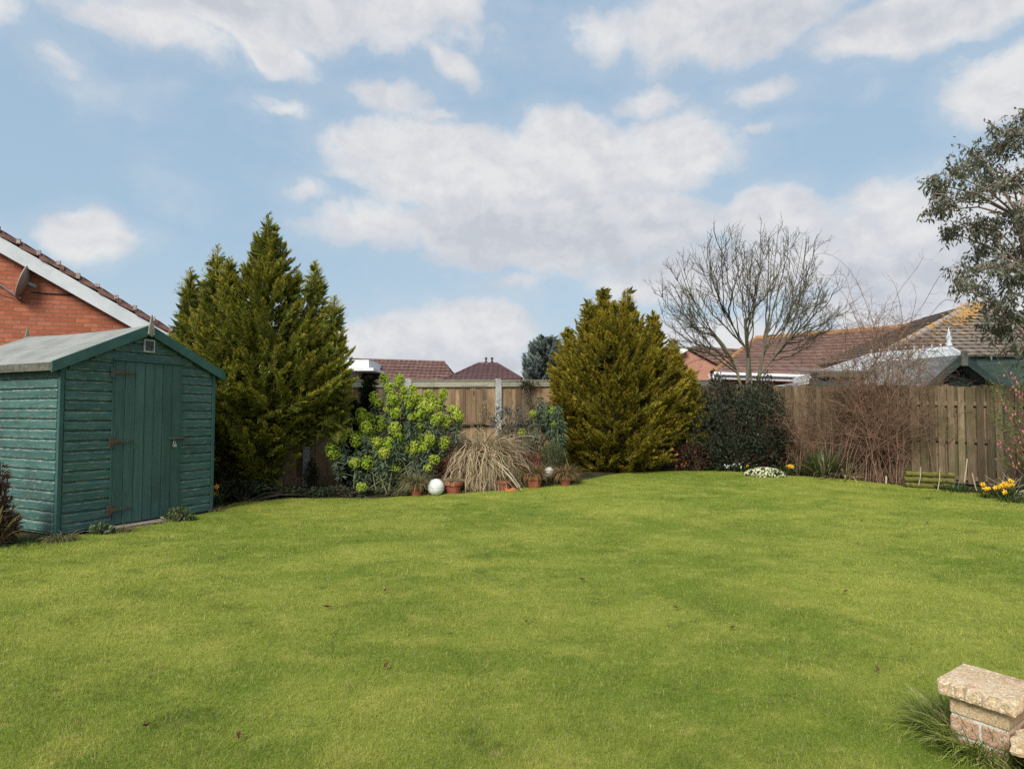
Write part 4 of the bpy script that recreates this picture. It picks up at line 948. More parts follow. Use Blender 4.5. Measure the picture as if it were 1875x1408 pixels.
# dark slim conifer behind the euphorbia
DARKG = lmat('dark_conifer', [(0, (.024, .036, .016)), (.6, (.040, .058, .022)), (1, (.068, .090, .03))], .4, None, .8, .15, .7, .15)
Yc = 10.75; b_ = on(P(668, 890, Yc)[0], Yc)
conifer('slim_conifer', 'slim dark green upright conifer behind the flowering euphorbia', 'tree', b_,
        [(X_(676), 0, .05, Z_(690), [(0, .30), (.25, .36), (.5, .28), (.75, .17), (1, .03)], .4, 1), (X_(650), -.02, .05, Z_(735), [(0, .26), (.4, .24), (.8, .12), (1, .03)], .4, .6)], 190, .15, .016, DARKG, yfence, 5, 8, .4)
# blue spruce beyond the fence
BLUE = lmat('blue_spruce', [(0, (.13, .16, .14)), (.6, (.24, .29, .26)), (1, (.36, .41, .37))], .4, None, .8, .15, .7, .15)
Yc = 19; b_ = np.array([P(1002, 700, Yc)[0], Yc, 0])
conifer('blue_conifer', 'pale blue grey rounded conifer beyond the back fence beside the golden one', 'tree', b_, [(0, 0, .1, Z_(618), [(0, .8), (.4, .8), (.65, .78), (.85, .66), (.95, .45), (1, .2)], .25, 1)], 300, .30, .035, BLUE, None, 8, 8, .6)

# ---- branching helper for bare trees
def grow(starts, levels, seed, up=.25, wob=.12):
    """starts: list of (pos, dir, length, radius). returns arrays per level"""
    q = np.random.default_rng(seed); cur = starts; out = []
    for (K, nch, lr, rr, spread) in levels:
        Ps = []; Rs = []; nxt = []
        for (p, d, L, r) in cur:
            pts = [np.array(p)]; dd = nrm(np.array(d, float)); st = L / (K - 1)
            for i in range(K - 1):
                dd = nrm(dd + q.normal(0, wob, 3) + np.array([0, 0, up * .12])); pts.append(pts[-1] + dd * st)
            Ps.append(pts); Rs.append(np.linspace(r, r * .45, K))
            for c in range(nch):
                f = q.uniform(.22, 1.0) if c else 1.0
                x = f * (K - 1); i = min(int(x), K - 2); pt = pts[i] + (pts[i + 1] - pts[i]) * (x - i)
                ld = nrm(pts[i + 1] - pts[i]); a, b = perp(ld); ph = q.uniform(0, 2 * PI)
                sp = spread * q.uniform(.5, 1.2) * (.4 if c == 0 else 1)
                nd = nrm(ld + (a * math.cos(ph) + b * math.sin(ph)) * sp + np.array([0, 0, up * .5]))
                nxt.append((pt, nd, L * lr * q.uniform(.65, 1.25) * (1.15 - .5 * f), max(.0022, r * (1 - .55 * f) * rr)))
        out.append((np.array(Ps), np.array(Rs))); cur = nxt
    return out, cur
# bare tree in the corner: forked trunks, upswept crown
Yt = 12.5; tb = on(P(1369, 720, Yt)[0], Yt)
tree = thing('bare_tree', 'leafless many-branched tree with pale grey trunks in the back right corner', 'tree', tb)
TBARK = smat('lichened_bark', (.095, .085, .06), (.15, .14, .10), 7, .9, .5, (2, 2, .6), c3=(.15, .14, .045), s3=8)
TWIG = smat('olive_twig', (.075, .065, .042), (.12, .105, .068), 12, .85, .2, c3=(.15, .15, .045), s3=6)
Pt = lambda u, v, dy=0: P(u, v, Yt + dy)
trunks = [[Pt(1372, 870), Pt(1368, 720), Pt(1370, 660), Pt(1366, 610), Pt(1364, 585)],
          [Pt(1370, 860), Pt(1358, 715), Pt(1347, 668, .15), Pt(1325, 632, .2), Pt(1298, 600, .2)],
          [Pt(1374, 860), Pt(1384, 712), Pt(1395, 660, -.1), Pt(1402, 620, -.15), Pt(1412, 590, -.2)],
          [Pt(1372, 800), Pt(1376, 700, .1), Pt(1372, 650, .3), Pt(1350, 610, .4), Pt(1322, 565, .5)],
          [Pt(1374, 800), Pt(1390, 690, -.1), Pt(1420, 650, -.2), Pt(1436, 630, -.3), Pt(1450, 612, -.4)]]
rad = [.052, .038, .036, .024, .022]; mb = MB(); st = []
for p, r in zip(trunks, rad):
    p = np.array(p); mb.tubes(p[None], np.linspace(r, r * .5, len(p))[None], 8)
    L = 1.12
    for c in range(8):
        f = [1, 1, .9, .8, .72, .62, .5, .42][c]; x = f * 4; i = min(int(x), 3); pt = p[i] + (p[i + 1] - p[i]) * (x - i); d = nrm(p[i + 1] - p[i]); a, b = perp(d); ph = rng.uniform(0, 2 * PI)
        st.append((pt, nrm(d + (a * math.cos(ph) + b * math.sin(ph)) * rng.uniform(.35, .95) + [0, 0, .2]), L * rng.uniform(.75, 1.2), r * .42))
part('trunk', mb, TBARK, tree, smooth=True)
q5 = np.random.default_rng(15)
bnd = np.array([(1222, 640), (1212, 575), (1203, 512), (1228, 478), (1262, 452), (1300, 430), (1338, 412), (1372, 402), (1408, 408), (1442, 420), (1476, 436), (1504, 470), (1522, 520), (1534, 580), (1508, 640)], float)
M0 = []; M1 = []; M2 = []; M3 = []; T3_ = [np.array(p) for p in trunks]
for n_ in range(54):
    x = q5.uniform(0, 14); i_ = min(int(x), 13); tu, tv = bnd[i_] + (bnd[i_ + 1] - bnd[i_]) * (x - i_); f = q5.uniform(.62, 1.0) if n_ > 15 else 1.0
    cu, cv_ = 1368, 640; tu, tv = cu + (tu - cu) * f, cv_ + (tv - cv_) * f; end = P(tu, tv, Yt + q5.uniform(-1.2, 1.2))
    tk = min(T3_, key=lambda p: abs(p[-1][0] - (.45 * end[0] + .55 * tb[0])) + q5.uniform(0, .25)); y_ = q5.uniform(1.6, 3.98); k_ = int(y_); s0 = tk[k_] + (tk[k_ + 1] - tk[k_]) * (y_ - k_)
    out_ = end - s0; mid = s0 + out_ * .5 + np.array([out_[0] * .16, out_[1] * .16, -.10 * abs(out_[0])]); s = np.linspace(0, 1, 12)[:, None]
    p = s0 * (1 - s) ** 2 + 2 * mid * s * (1 - s) + end * s ** 2; p[1:] += np.cumsum(q5.normal(0, .016, (11, 3)), 0); M0.append(p)
    for _ in range(9):
        i1 = q5.integers(3, 11); d = nrm(p[i1] - p[i1 - 1]); a, c = perp(d); ph = q5.uniform(0, 2 * PI); dd = nrm(d + (a * math.cos(ph) + c * math.sin(ph)) * q5.uniform(.5, 1.1) + [0, 0, .25]); l = q5.uniform(.25, .75) * (1.1 - i1 / 16)
        ss = np.linspace(0, 1, 5)[:, None]; w = p[i1] + dd * ss * l + np.array([0, 0, .18]) * l * ss ** 2; w[1:] += np.cumsum(q5.normal(0, .014, (4, 3)), 0); M1.append(w)
        for _ in range(4):
            i2 = q5.integers(1, 5); d2 = nrm(dd + q5.normal(0, .6, 3) + [0, 0, .3]); l2 = q5.uniform(.08, .3); e1 = w[i2] + d2 * l2 * .55 + q5.normal(0, .012, 3); M2.append([w[i2], e1, e1 + nrm(d2 + [0, 0, .4]) * l2 * .5])
            for _ in range(2): M3.append([e1, e1 + nrm(d2 + q5.normal(0, .6, 3)) * q5.uniform(.04, .12)])
mb = MB(); mb.tubes(np.array(M0), np.linspace(.016, .0042, 12)[None] * np.array(q5.uniform(.7, 1.2, len(M0)))[:, None], 5); mb.tubes(np.array(M1), np.linspace(.0064, .0030, 5)[None], 4); mb.tubes(np.array(M2), np.array([.0034, .0028, .0022])[None], 3); mb.tubes(np.array(M3), np.array([.0024, .0018])[None], 3)
part('branches', mb, TWIG, tree)

# ---- eucalyptus at the right
Ye = 10.2; eb = on(P(1925, 900, Ye)[0] , Ye)
euc = thing('eucalyptus_tree', 'tall grey green eucalyptus with hanging leaves and pinkish bark at the right edge', 'tree', eb)
Pe = lambda u, v, dy=0: P(u, v, Ye + dy)
EB = smat('pink_bark', (.30, .21, .165), (.42, .32, .26), 6, .8, .3, (2, 2, .5), c3=(.20, .14, .11), s3=5)
mb = MB(); main = np.array([Pe(1925, 905), Pe(1918, 760), Pe(1900, 640), Pe(1880, 500), Pe(1868, 400), Pe(1885, 300), Pe(1900, 180)])
mb.tubes(main[None], np.linspace(.085, .012, 7)[None], 8); m2 = np.array([Pe(1918, 760), Pe(1935, 640), Pe(1960, 480), Pe(1975, 330), Pe(1985, 200)]); mb.tubes(m2[None], np.linspace(.06, .012, 5)[None], 7)
ends = []
# boughs aimed at the clumps of the crown (u, v, radius px)
cl = [(1870, 250, 55), (1835, 265, 42), (1790, 290, 45), (1745, 320, 40), (1722, 350, 30), (1715, 385, 28), (1760, 370, 42), (1810, 335, 45), (1850, 330, 45), (1780, 420, 40), (1735, 425, 26), (1825, 420, 42), (1860, 400, 40), (1800, 470, 42),
      (1770, 500, 30), (1840, 490, 45), (1785, 530, 26), (1865, 520, 45), (1830, 560, 45), (1860, 590, 45), (1820, 610, 28), (1868, 640, 36), (1890, 230, 55), (1920, 300, 70), (1930, 400, 70), (1940, 500, 70), (1930, 600, 60), (1960, 250, 70), (1980, 420, 80), (1870, 460, 35), (1705, 335, 16), (1760, 520, 18), (1900, 205, 40)]
lf = MB()
for (u, v, r_) in cl:
    dy = rng.uniform(-.9, .9); c = Pe(u, v, dy); q = main if rng.random() < .8 or u < 1880 else m2
    i = int(np.argmin(np.abs(q[:, 2] - (c[2] - .45)))); s0 = q[i]; md = (s0 + c) / 2 + [0, 0, .12]
    mb.tubes(np.array([[s0, md, c]]), np.array([[.022, .014, .006]]), 5)
    rw = r_ * Ye / F; M = int(9 + r_ * .35)
    tw = c + dirs(M) * (rw * rng.uniform(.3, 1.25, M) ** .7)[:, None] * [1.05, 1.2, .9]
    mb.tubes(np.stack([np.repeat(c[None], M, 0), (tw + c) / 2 + [0, 0, .05], tw], 1), np.array([.006, .0045, .0025]), 3)
    n_ = int(rw * rw * 2000) + 70; j = rng.integers(0, M, n_); f = rng.uniform(.35, 1.1, n_)[:, None]
    p = c + (tw[j] - c) * f + rng.normal(0, .035, (n_, 3))
    d = nrm(rng.normal(0, .6, (n_, 3)) + [0, 0, -.75]); lf.leaves(p, d, rng.uniform(.05, .105, n_), rng.uniform(.022, .038, n_), .1)
part('trunk', mb, EB, euc)
EUL = lmat('eucalyptus_leaf', [(0, (.125, .140, .085)), (1, (.235, .250, .165))], .5, (.20, .135, .08), .93, .3, .45, .4)
part('foliage', lf, EUL, euc)

# ---- leafy shrub helper
def shrub(name, label, cat, base, lumps, n, L, Wd, mat, up=.25, stem=None, seed=3, droop=.1, sticks=16, group=None):
    root = thing(name, label, cat, base, group=group); lf = MB(); sm = MB(); tw_ = sum(l[3] * l[4] * l[5] for l in lumps)
    for (x, y, z, a, b, c) in lumps:
        m = int(n * a * b * c / tw_); d = dirs(m); rr = rng.uniform(.25, 1.0, m) ** .45 * (1 + .13 * np.sin(d[:, 0] * 7 + d[:, 2] * 5 + x) + .1 * np.sin(d[:, 1] * 9 + z * 3))
        p = np.array([x, y, z]) + d * rr[:, None] * [a, b, c]; p = p[p[:, 2] > base[2] + .02]
        d2 = nrm(nrm(p - [x, y, z - c * .5]) + rng.normal(0, .6, p.shape) + [0, 0, up])
        lf.leaves(p, d2, rng.uniform(.65, 1.3, len(p)) * L, rng.uniform(.75, 1.25, len(p)) * Wd, droop)
        e = np.array([x, y, z]) + dirs(sticks, -.2, 1) * [a, b, c] * .92
        s0 = np.repeat(np.array(base)[None], sticks, 0) + rng.normal(0, .05, (sticks, 3)) * [1, 1, 0]
        sm.tubes(np.stack([s0, s0 * .5 + e * .5 + [0, 0, .05], e], 1), np.array([.014, .009, .003]), 4)
    part('stems', sm, stem or DBARK, root); part('foliage', lf, mat, root); return root
HOLLY = lmat('dark_holly', [(0, (.036, .046, .026)), (1, (.072, .086, .050))], .7, (.10, .115, .08), .93, .15, .65, .18)
Q = lambda u, v, Y: P(u, v, Y)
def lump(u, v, Y, ru, rv, dy): c = P(u, v, Y); return (*c, ru * Y / F, dy, rv * Y / F)
hb = on(P(1345, 860, 12.2)[0], 12.2)
shrub('dark_evergreen_shrub', 'large dark evergreen shrub under the bare tree', 'shrub', hb, [lump(1295, 800, 12.2, 42, 66, .5), lump(1335, 775, 12.4, 44, 62, .5), lump(1395, 785, 12.0, 46, 70, .5), lump(1432, 812, 11.9, 26, 48, .4), lump(1345, 832, 12.0, 84, 38, .5),
    lump(1283, 738, 12.5, 20, 30, .3), lump(1318, 716, 12.5, 20, 28, .3), lump(1352, 722, 12.4, 26, 20, .3), lump(1392, 718, 12.3, 26, 26, .3), lump(1420, 742, 12.1, 18, 30, .25), lump(1262, 770, 12.6, 18, 50, .3), lump(1308, 695, 12.5, 9, 16, .15), lump(1404, 695, 12.3, 12, 14, .15), lump(1440, 770, 12.0, 10, 26, .2)], 24000, .052, .026, HOLLY, up=.5, sticks=12)
# red young shoots low beside it
REDL = lmat('dark_red_leaf', [(0, (.06, .018, .016)), (1, (.13, .035, .03))], .5, (.05, .06, .02), .8, .2, .5)
for (u, v, lab) in ((1268, 838, 'low dark reddish shrub at the foot of the rounded golden conifer'), (1405, 845, 'low purplish bush in front of the dark evergreen shrub')):
    c = P(u, v, 11.9); shrub('reddish_shrub', lab, 'shrub', on(c[0], c[1]), [lump(u, v, 11.9, 38, 26, .25)], 1300, .05, .024, REDL, sticks=14)

# ---- euphorbia with lime flower heads
LIME = lmat('lime_bract', [(0, (.22, .36, .028)), (.5, (.41, .55, .045)), (1, (.56, .68, .085))], .4, (.60, .60, .13), .8, .3, .6)
EUL2 = lmat('euphorbia_leaf', [(0, (.085, .125, .078)), (1, (.175, .235, .14))], .5, None, .8, .2, .6)
ESTEM = smat('euphorbia_stem', (.11, .125, .055), (.17, .18, .09), 9, .8, .2)
def head(c, a, h, ax):
    """one cylindrical flower head: stacked little cupped bracts"""
    mb = MB(); n = int(70 + a * h * 4200); z = rng.uniform(-.5, .5, n); th = np.arange(n) * 2.399
    pr = np.sqrt(np.clip(1 - (np.abs(z) * 2) ** 2.6, .06, 1)); A, B = perp(ax[None]); A, B = A[0], B[0]
    out = np.cos(th)[:, None] * A + np.sin(th)[:, None] * B
    p = c + ax * (z * h)[:, None] + out * (pr * a * rng.uniform(.82, 1.05, n))[:, None]
    nd = nrm(out * pr[:, None] + ax * (z * 1.6 + .25)[:, None] + rng.normal(0, .2, (n, 3)))
    s1, s2 = perp(nd); k_ = 6; an_ = np.arange(k_) * 2 * PI / k_; sz = rng.uniform(.010, .017, n)
    ring = p[:, None] + nd[:, None] * .012 + (s1[:, None] * np.cos(an_)[:, None] + s2[:, None] * np.sin(an_)[:, None]) * sz[:, None, None]
    v = np.concatenate([p[:, None], ring], 1); i = np.arange(n)[:, None] * 7
    f = np.stack([np.stack([i[:, 0], i[:, 0] + 1 + q, i[:, 0] + 1 + (q + 1) % k_], -1) for q in range(k_)], 1).reshape(-1, 3)
    t = np.tile(np.r_[.15, np.full(k_, .85)], n) * np.repeat(rng.uniform(.75, 1.15, n), 7)
    mb.add(v.reshape(-1, 3), f, np.clip(t, 0, 1), np.repeat(rng.random(n), 7))
    # core and stalk
    mb.tubes(np.array([[c - ax * h * .6, c, c + ax * h * .45]]), np.array([[.008, a * .62, a * .3]]), 7, t=np.full(3, .05)); return mb
def euphorbia(label, heads, base, Yr, spread=.18, tops=(), seed=4, nl=80):
    root = thing('euphorbia', label, 'plant', base); lf = MB(); stm = []
    def leafy(c, ax, l, n):
        f = rng.random(n) ** .8; p = c - ax * (f * l)[:, None]; a = rng.uniform(0, 2 * PI, n); A, B = perp(ax[None]); d = np.cos(a)[:, None] * A + np.sin(a)[:, None] * B
        d = nrm(d + ax * rng.uniform(-.5, .5, n)[:, None] + [0, 0, -.15]); lf.leaves(p, d, rng.uniform(.075, .13, n), rng.uniform(.015, .024, n), .25)
    for (u, v, w, h) in heads:
        Y = Yr[0] + (Yr[1] - Yr[0]) * np.clip((v - 890) / -200, 0, 1) + rng.uniform(-.25, .15); c = P(u, v, Y)
        b = base + np.array([rng.normal(0, spread), rng.normal(0, spread * .6), 0]); ax = nrm((c - b) * [.35, .35, 1] + [0, 0, .35]); a = w * Y / F / 2; hh = h * Y / F
        e = c - ax * hh * .5; md = np.array([b[0] * .45 + e[0] * .55, b[1] * .45 + e[1] * .55, b[2] + (e[2] - b[2]) * .42]); m2_ = e - ax * min(.25, e[2] * .4)
        stm.append([b, (b + md) / 2 + [0, 0, -.02], md, (md + m2_) / 2, m2_, e]); part('flower_head', head(c, a * 1.16, hh * 1.05, ax), LIME, root)
        leafy(e + ax * .02, ax, .34 + .14 * rng.random(), nl)
    for (u, v) in tops:
        Y = Yr[1] + rng.uniform(-.2, .2); c = P(u, v, Y); b = base + np.array([rng.normal(0, spread), rng.normal(0, spread * .6), 0]); ax = nrm((c - b) * [.35, .35, 1]); md = b * .5 + c * .5 - [0, 0, .05]
        stm.append([b, (b + md) / 2, md, (md + c) / 2, c - ax * .05, c]); leafy(c + ax * .03, ax, .38, int(nl * 1.6))
    mb = MB(); mb.tubes(np.array(stm), np.array([.010, .009, .008, .007, .006, .006]), 5); part('stems', mb, ESTEM, root); part('leaves', lf, EUL2, root); return root
HD = [(483,290,55,80),(590,300,60,90),(520,350,60,60),(540,425,65,95),(407,420,50,75),(440,460,45,50),(625,365,45,45),(685,370,45,70),(620,410,40,60),(660,455,55,90),(585,475,60,80),(903,400,52,80),(770,470,65,85),(820,440,60,100),(740,530,68,105),(700,440,40,60),(800,390,50,40),(880,470,55,90),(320,550,68,100),(375,580,55,90),(468,605,100,110),(345,645,70,85),(175,685,72,95),(280,720,72,100),(117,800,88,115),(385,705,65,90),(435,735,55,60),(270,890,58,65),(360,885,70,85),(440,785,65,55),(555,645,68,85),(580,690,50,40),(635,645,55,55),(735,630,60,55),(737,700,52,60),(812,700,60,80),(845,585,50,80),(785,615,45,70),(515,755,80,90),(635,780,45,35),(600,720,40,35),(755,825,50,40),(805,815,50,45),(840,865,62,55),(797,925,45,38),(553,925,100,60),(320,1060,58,52),(740,790,40,40),(910,745,58,85),(925,595,52,80),(995,530,50,90),(1020,560,45,60),(985,620,55,80),(1015,600,40,50),(960,500,40,50),(860,680,35,45),(660,610,50,50),(510,495,50,60),(300,835,40,40),(630,600,40,50),(680,560,40,40),(880,560,40,60)]
HD += [(int(rng.integers(300, 900)), int(rng.integers(430, 860)), int(rng.integers(44, 66)), int(rng.integers(55, 92))) for _ in range(24)]
HD = [(580 + x / 3.906, 620 + y / 3.906, w / 3.906, h / 3.906) for x, y, w, h in HD]
euphorbia('big euphorbia covered in lime yellow flower heads over blue green leaves', HD, on(P(712, 890, 10.1)[0], 10.1), (9.75, 10.35), .28, [(655, 800), (700, 830), (735, 800), (760, 760), (680, 760), (720, 740), (800, 800), (640, 840), (750, 850), (700, 880), (670, 870), (725, 875), (640, 880), (780, 850)])
H2 = [(1670,520,50,60),(1545,535,38,38),(1690,605,35,32),(1467,668,38,38)]; T2_ = [(1600,430),(1650,460),(1590,480),(1640,540),(1700,500),(1730,480),(1680,640),(1720,620),(1750,670),(1660,580),(1710,560),(1760,600),(1620,520)]
cv = lambda x, y: (580 + x / 3.906, 620 + y / 3.906)
euphorbia('smaller blue green euphorbia with four lime heads, leaning on the rounded golden conifer', [(*cv(x, y), w / 3.906, h / 3.906) for x, y, w, h in H2], on(P(1020, 872, 11.0)[0], 11.0), (10.9, 11.2), .12, [cv(*q) for q in T2_], nl=95)

# ---- tan tussock grass
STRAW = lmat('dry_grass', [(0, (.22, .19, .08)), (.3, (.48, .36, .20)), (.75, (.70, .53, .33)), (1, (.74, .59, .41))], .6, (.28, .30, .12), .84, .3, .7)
def tussock(name, label, cat, base, n, Lr, width, mat, spread=.12, arch=1., K=8, curl=None, group=None, fan=1., lift=0., mess=.16):
    mb = MB(); a = rng.uniform(0, 2 * PI, n); L = rng.uniform(*Lr, n); e = rng.uniform(.25, 1.2, n); s = np.linspace(0, 1, K)
    b = np.array(base) + np.stack([np.cos(a) * spread * rng.random(n), np.sin(a) * spread * rng.random(n), rng.random(n) * lift], -1)
    horiz = np.stack([np.cos(a), np.sin(a) * .8, 0 * a], -1)
    # start steep, bend over and hang down
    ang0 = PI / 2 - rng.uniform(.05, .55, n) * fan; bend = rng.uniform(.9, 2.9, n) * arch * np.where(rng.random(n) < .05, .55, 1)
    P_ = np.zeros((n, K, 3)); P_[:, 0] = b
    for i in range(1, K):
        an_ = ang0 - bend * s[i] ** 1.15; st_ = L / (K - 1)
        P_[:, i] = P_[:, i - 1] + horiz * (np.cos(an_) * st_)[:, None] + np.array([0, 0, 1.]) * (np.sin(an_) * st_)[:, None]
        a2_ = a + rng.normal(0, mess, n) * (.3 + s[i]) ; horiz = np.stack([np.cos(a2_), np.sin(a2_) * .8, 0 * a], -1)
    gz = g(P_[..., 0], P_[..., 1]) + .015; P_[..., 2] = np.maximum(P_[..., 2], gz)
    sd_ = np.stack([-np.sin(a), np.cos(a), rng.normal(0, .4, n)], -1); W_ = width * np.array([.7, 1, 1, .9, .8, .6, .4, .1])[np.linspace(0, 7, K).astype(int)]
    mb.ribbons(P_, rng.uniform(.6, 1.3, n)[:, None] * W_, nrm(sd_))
    return solo(name, mb, mat, label, cat, base, group)
tb_ = on(P(880, 878, 10.45)[0], 10.45)
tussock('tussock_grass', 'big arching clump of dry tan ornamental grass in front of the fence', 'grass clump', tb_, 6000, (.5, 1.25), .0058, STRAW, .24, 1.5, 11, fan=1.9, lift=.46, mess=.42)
mb = MB(); 
for (u0, v0, u1, v1, u2, v2) in ((905, 850, 930, 868, 956, 898), (900, 846, 924, 862, 948, 893), (896, 842, 930, 860, 952, 890)):
    p = np.array([P(u0, v0, 10.0), P((u0 + u1) / 2, (v0 + v1) / 2 - 3, 9.85), P(u1, v1, 9.75), P(u2, v2, 9.6)]); mb.tubes(p[None], np.array([[.008, .007, .006, .004]]), 5)
solo('dead_stalks', mb, smat('pale_straw', (.48, .42, .30), (.56, .50, .38), 8, .8, .1), 'pale dry stalks fallen forward out of the tan grass clump', 'stalks', P(905, 850, 10.0))
# red stemmed low heuchera either side
REDS = lmat('crimson_leaf', [(0, (.10, .018, .018)), (1, (.24, .045, .038))], .5, (.20, .12, .06), .8, .2, .6)
shrub('crimson_plant', 'low dark crimson plant at the left foot of the tan grass', 'plant', on(P(812, 880, 10.0)[0], 10.0), [lump(806, 862, 10.0, 32, 26, .2), lump(835, 868, 10.05, 26, 20, .2)], 1500, .09, .012, REDS, .1, sticks=14)
shrub('crimson_plant', 'low crimson plant at the right foot of the tan grass', 'plant', on(P(968, 862, 10.3)[0], 10.3), [lump(965, 846, 10.3, 22, 14, .15)], 500, .09, .012, REDS, .1, sticks=10)

# ---- pots, globes, potted grasses
TERRA = smat('terracotta', (.23, .066, .036), (.31, .098, .055), 9, .8, .2, c3=(.40, .24, .17), s3=12, a3=(.58, .72))
def pot(label, u, v, Y, wpx, hpx, group='terracotta pots in a row'):
    c = P(u, v, Y); b = on(c[0], c[1]); r = wpx * Y / F / 2; h = hpx * Y / F
    root = thing('terracotta_pot', label, 'pot', b, group=group)
    mb = MB(); mb.lathe([(.0, .0), (r * .68, .0), (r * .88, h * .74), (r * .80, h * .74), (r * .78, h * .8), (.0, h * .82)], b, 24); part('body', mb, TERRA, root, smooth=False)
    mb = MB(); mb.lathe([(r * .875, h * .72), (r * 1.0, h * .73), (r * 1.02, h * .97), (r * .98, h), (r * .84, h), (r * .82, h * .8)], b, 24); part('rim', mb, TERRA, root)
    mb = MB(); mb.lathe([(0, h * .86), (r * .835, h * .85)], b, 20); part('compost', mb, SOIL, root)
    return b, h, r
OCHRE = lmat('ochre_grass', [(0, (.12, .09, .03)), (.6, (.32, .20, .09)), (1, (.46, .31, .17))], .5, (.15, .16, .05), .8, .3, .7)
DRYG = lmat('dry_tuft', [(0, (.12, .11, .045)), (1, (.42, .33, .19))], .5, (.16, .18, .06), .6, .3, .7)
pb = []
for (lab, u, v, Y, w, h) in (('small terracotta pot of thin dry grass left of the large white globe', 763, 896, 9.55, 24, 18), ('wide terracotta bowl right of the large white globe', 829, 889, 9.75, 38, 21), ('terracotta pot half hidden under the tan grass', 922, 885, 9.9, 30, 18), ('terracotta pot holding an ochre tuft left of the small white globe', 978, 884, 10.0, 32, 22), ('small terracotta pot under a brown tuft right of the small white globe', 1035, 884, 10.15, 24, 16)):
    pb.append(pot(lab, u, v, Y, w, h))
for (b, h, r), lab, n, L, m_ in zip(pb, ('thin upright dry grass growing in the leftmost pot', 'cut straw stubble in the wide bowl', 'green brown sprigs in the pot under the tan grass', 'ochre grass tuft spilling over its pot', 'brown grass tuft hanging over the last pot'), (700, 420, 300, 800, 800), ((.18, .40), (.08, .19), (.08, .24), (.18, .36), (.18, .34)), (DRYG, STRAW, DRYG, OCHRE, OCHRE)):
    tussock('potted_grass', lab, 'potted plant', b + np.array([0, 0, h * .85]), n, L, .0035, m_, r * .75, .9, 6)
GLB = smat('weathered_white_globe', (.58, .60, .57), (.70, .71, .68), 4, .6, .1, c3=(.42, .47, .38), s3=6, a3=(.55, .75))
for (lab, u, v, Y, r) in (('large white globe lying on the lawn edge between pots', 798, 892, 9.55, .128), ('smaller white globe between two potted tufts', 1005.5, 865, 10.35, .09)):
    c = P(u, v, Y); c[2] = max(c[2], float(g(c[0], c[1])) + r * .9); mb = MB(); a = np.linspace(-PI / 2, PI / 2, 17); mb.lathe([(r * math.cos(q), r * math.sin(q)) for q in a], c, 28)
    o = thing('white_globe', lab, 'globe', c); part('sphere', mb, GLB, o, smooth=True)
    mb = MB(); mb.lathe([(r * 1.003 * math.cos(q), r * 1.003 * math.sin(q)) for q in np.linspace(-.02, .02, 3)], c, 40); part('seam', mb, GREYP, o, smooth=True)
mb = MB(); c = P(935, 893, 9.75); c = on(c[0], c[1], .03); a = np.linspace(-1.0, .9, 7)
v = np.array([c + [math.sin(q) * .10, -math.cos(q) * .06, -.03] for q in a] + [c + [math.sin(q) * .11, -math.cos(q) * .07, .025 + .012 * math.sin(q * 5)] for q in a]); v2 = v + [0, .012, 0]
mb.add(np.vstack([v, v2]), [(i, i + 1, i + 8, i + 7) for i in range(6)] + [(14 + i + 7, 14 + i + 8, 14 + i + 1, 14 + i) for i in range(6)] + [(i + 7, i + 8, 14 + i + 8, 14 + i + 7) for i in range(6)])
solo('pot_shard', mb, smat('orange_shard', (.50, .13, .045), (.58, .19, .08), 9, .7, .1), 'broken orange pot shard on the lawn edge below the tan grass', 'pot shard', c)
# green bushes in the bed
MIDG = lmat('mid_green_leaf', [(0, (.05, .075, .028)), (1, (.11, .15, .055))], .5, (.16, .17, .05), .85, .25, .6)
DULL = lmat('dull_green_leaf', [(0, (.035, .052, .028)), (1, (.07, .095, .05))], .5, (.09, .08, .03), .85, .2, .6)
GREYB = lmat('blue_grey_leaf', [(0, (.06, .075, .07)), (1, (.12, .15, .14))], .5, None, .85, .2, .6)
shrub('feathery_bush', 'small feathery green bush behind the small white globe', 'shrub', on(P(1010, 868, 10.6)[0], 10.6), [lump(1010, 838, 10.6, 24, 22, .2)], 1500, .07, .008, MIDG, .7, sticks=14)
shrub('blue_grey_shrub', 'spiky blue grey shrub behind the top of the tan grass by a concrete post', 'shrub', on(P(930, 870, 11.5)[0], 11.5), [lump(930, 770, 11.5, 38, 28, .25), lump(940, 810, 11.5, 30, 40, .25)], 900, .10, .016, GREYB, .3, sticks=16)
shrub('leafy_shrub', 'thin dull green shrub against the fence left of the euphorbia', 'shrub', on(P(572, 888, 10.6)[0], 10.6), [lump(570, 865, 10.6, 12, 22, .12)], 380, .055, .016, DULL, .4)
shrub('twiggy_shrub', 'thin sparse shrub on the fence between the tan grass and small euphorbia', 'shrub', on(P(975, 860, 11.4)[0], 11.4), [lump(975, 805, 11.4, 26, 40, .12)], 420, .045, .014, DULL, .3, sticks=26)
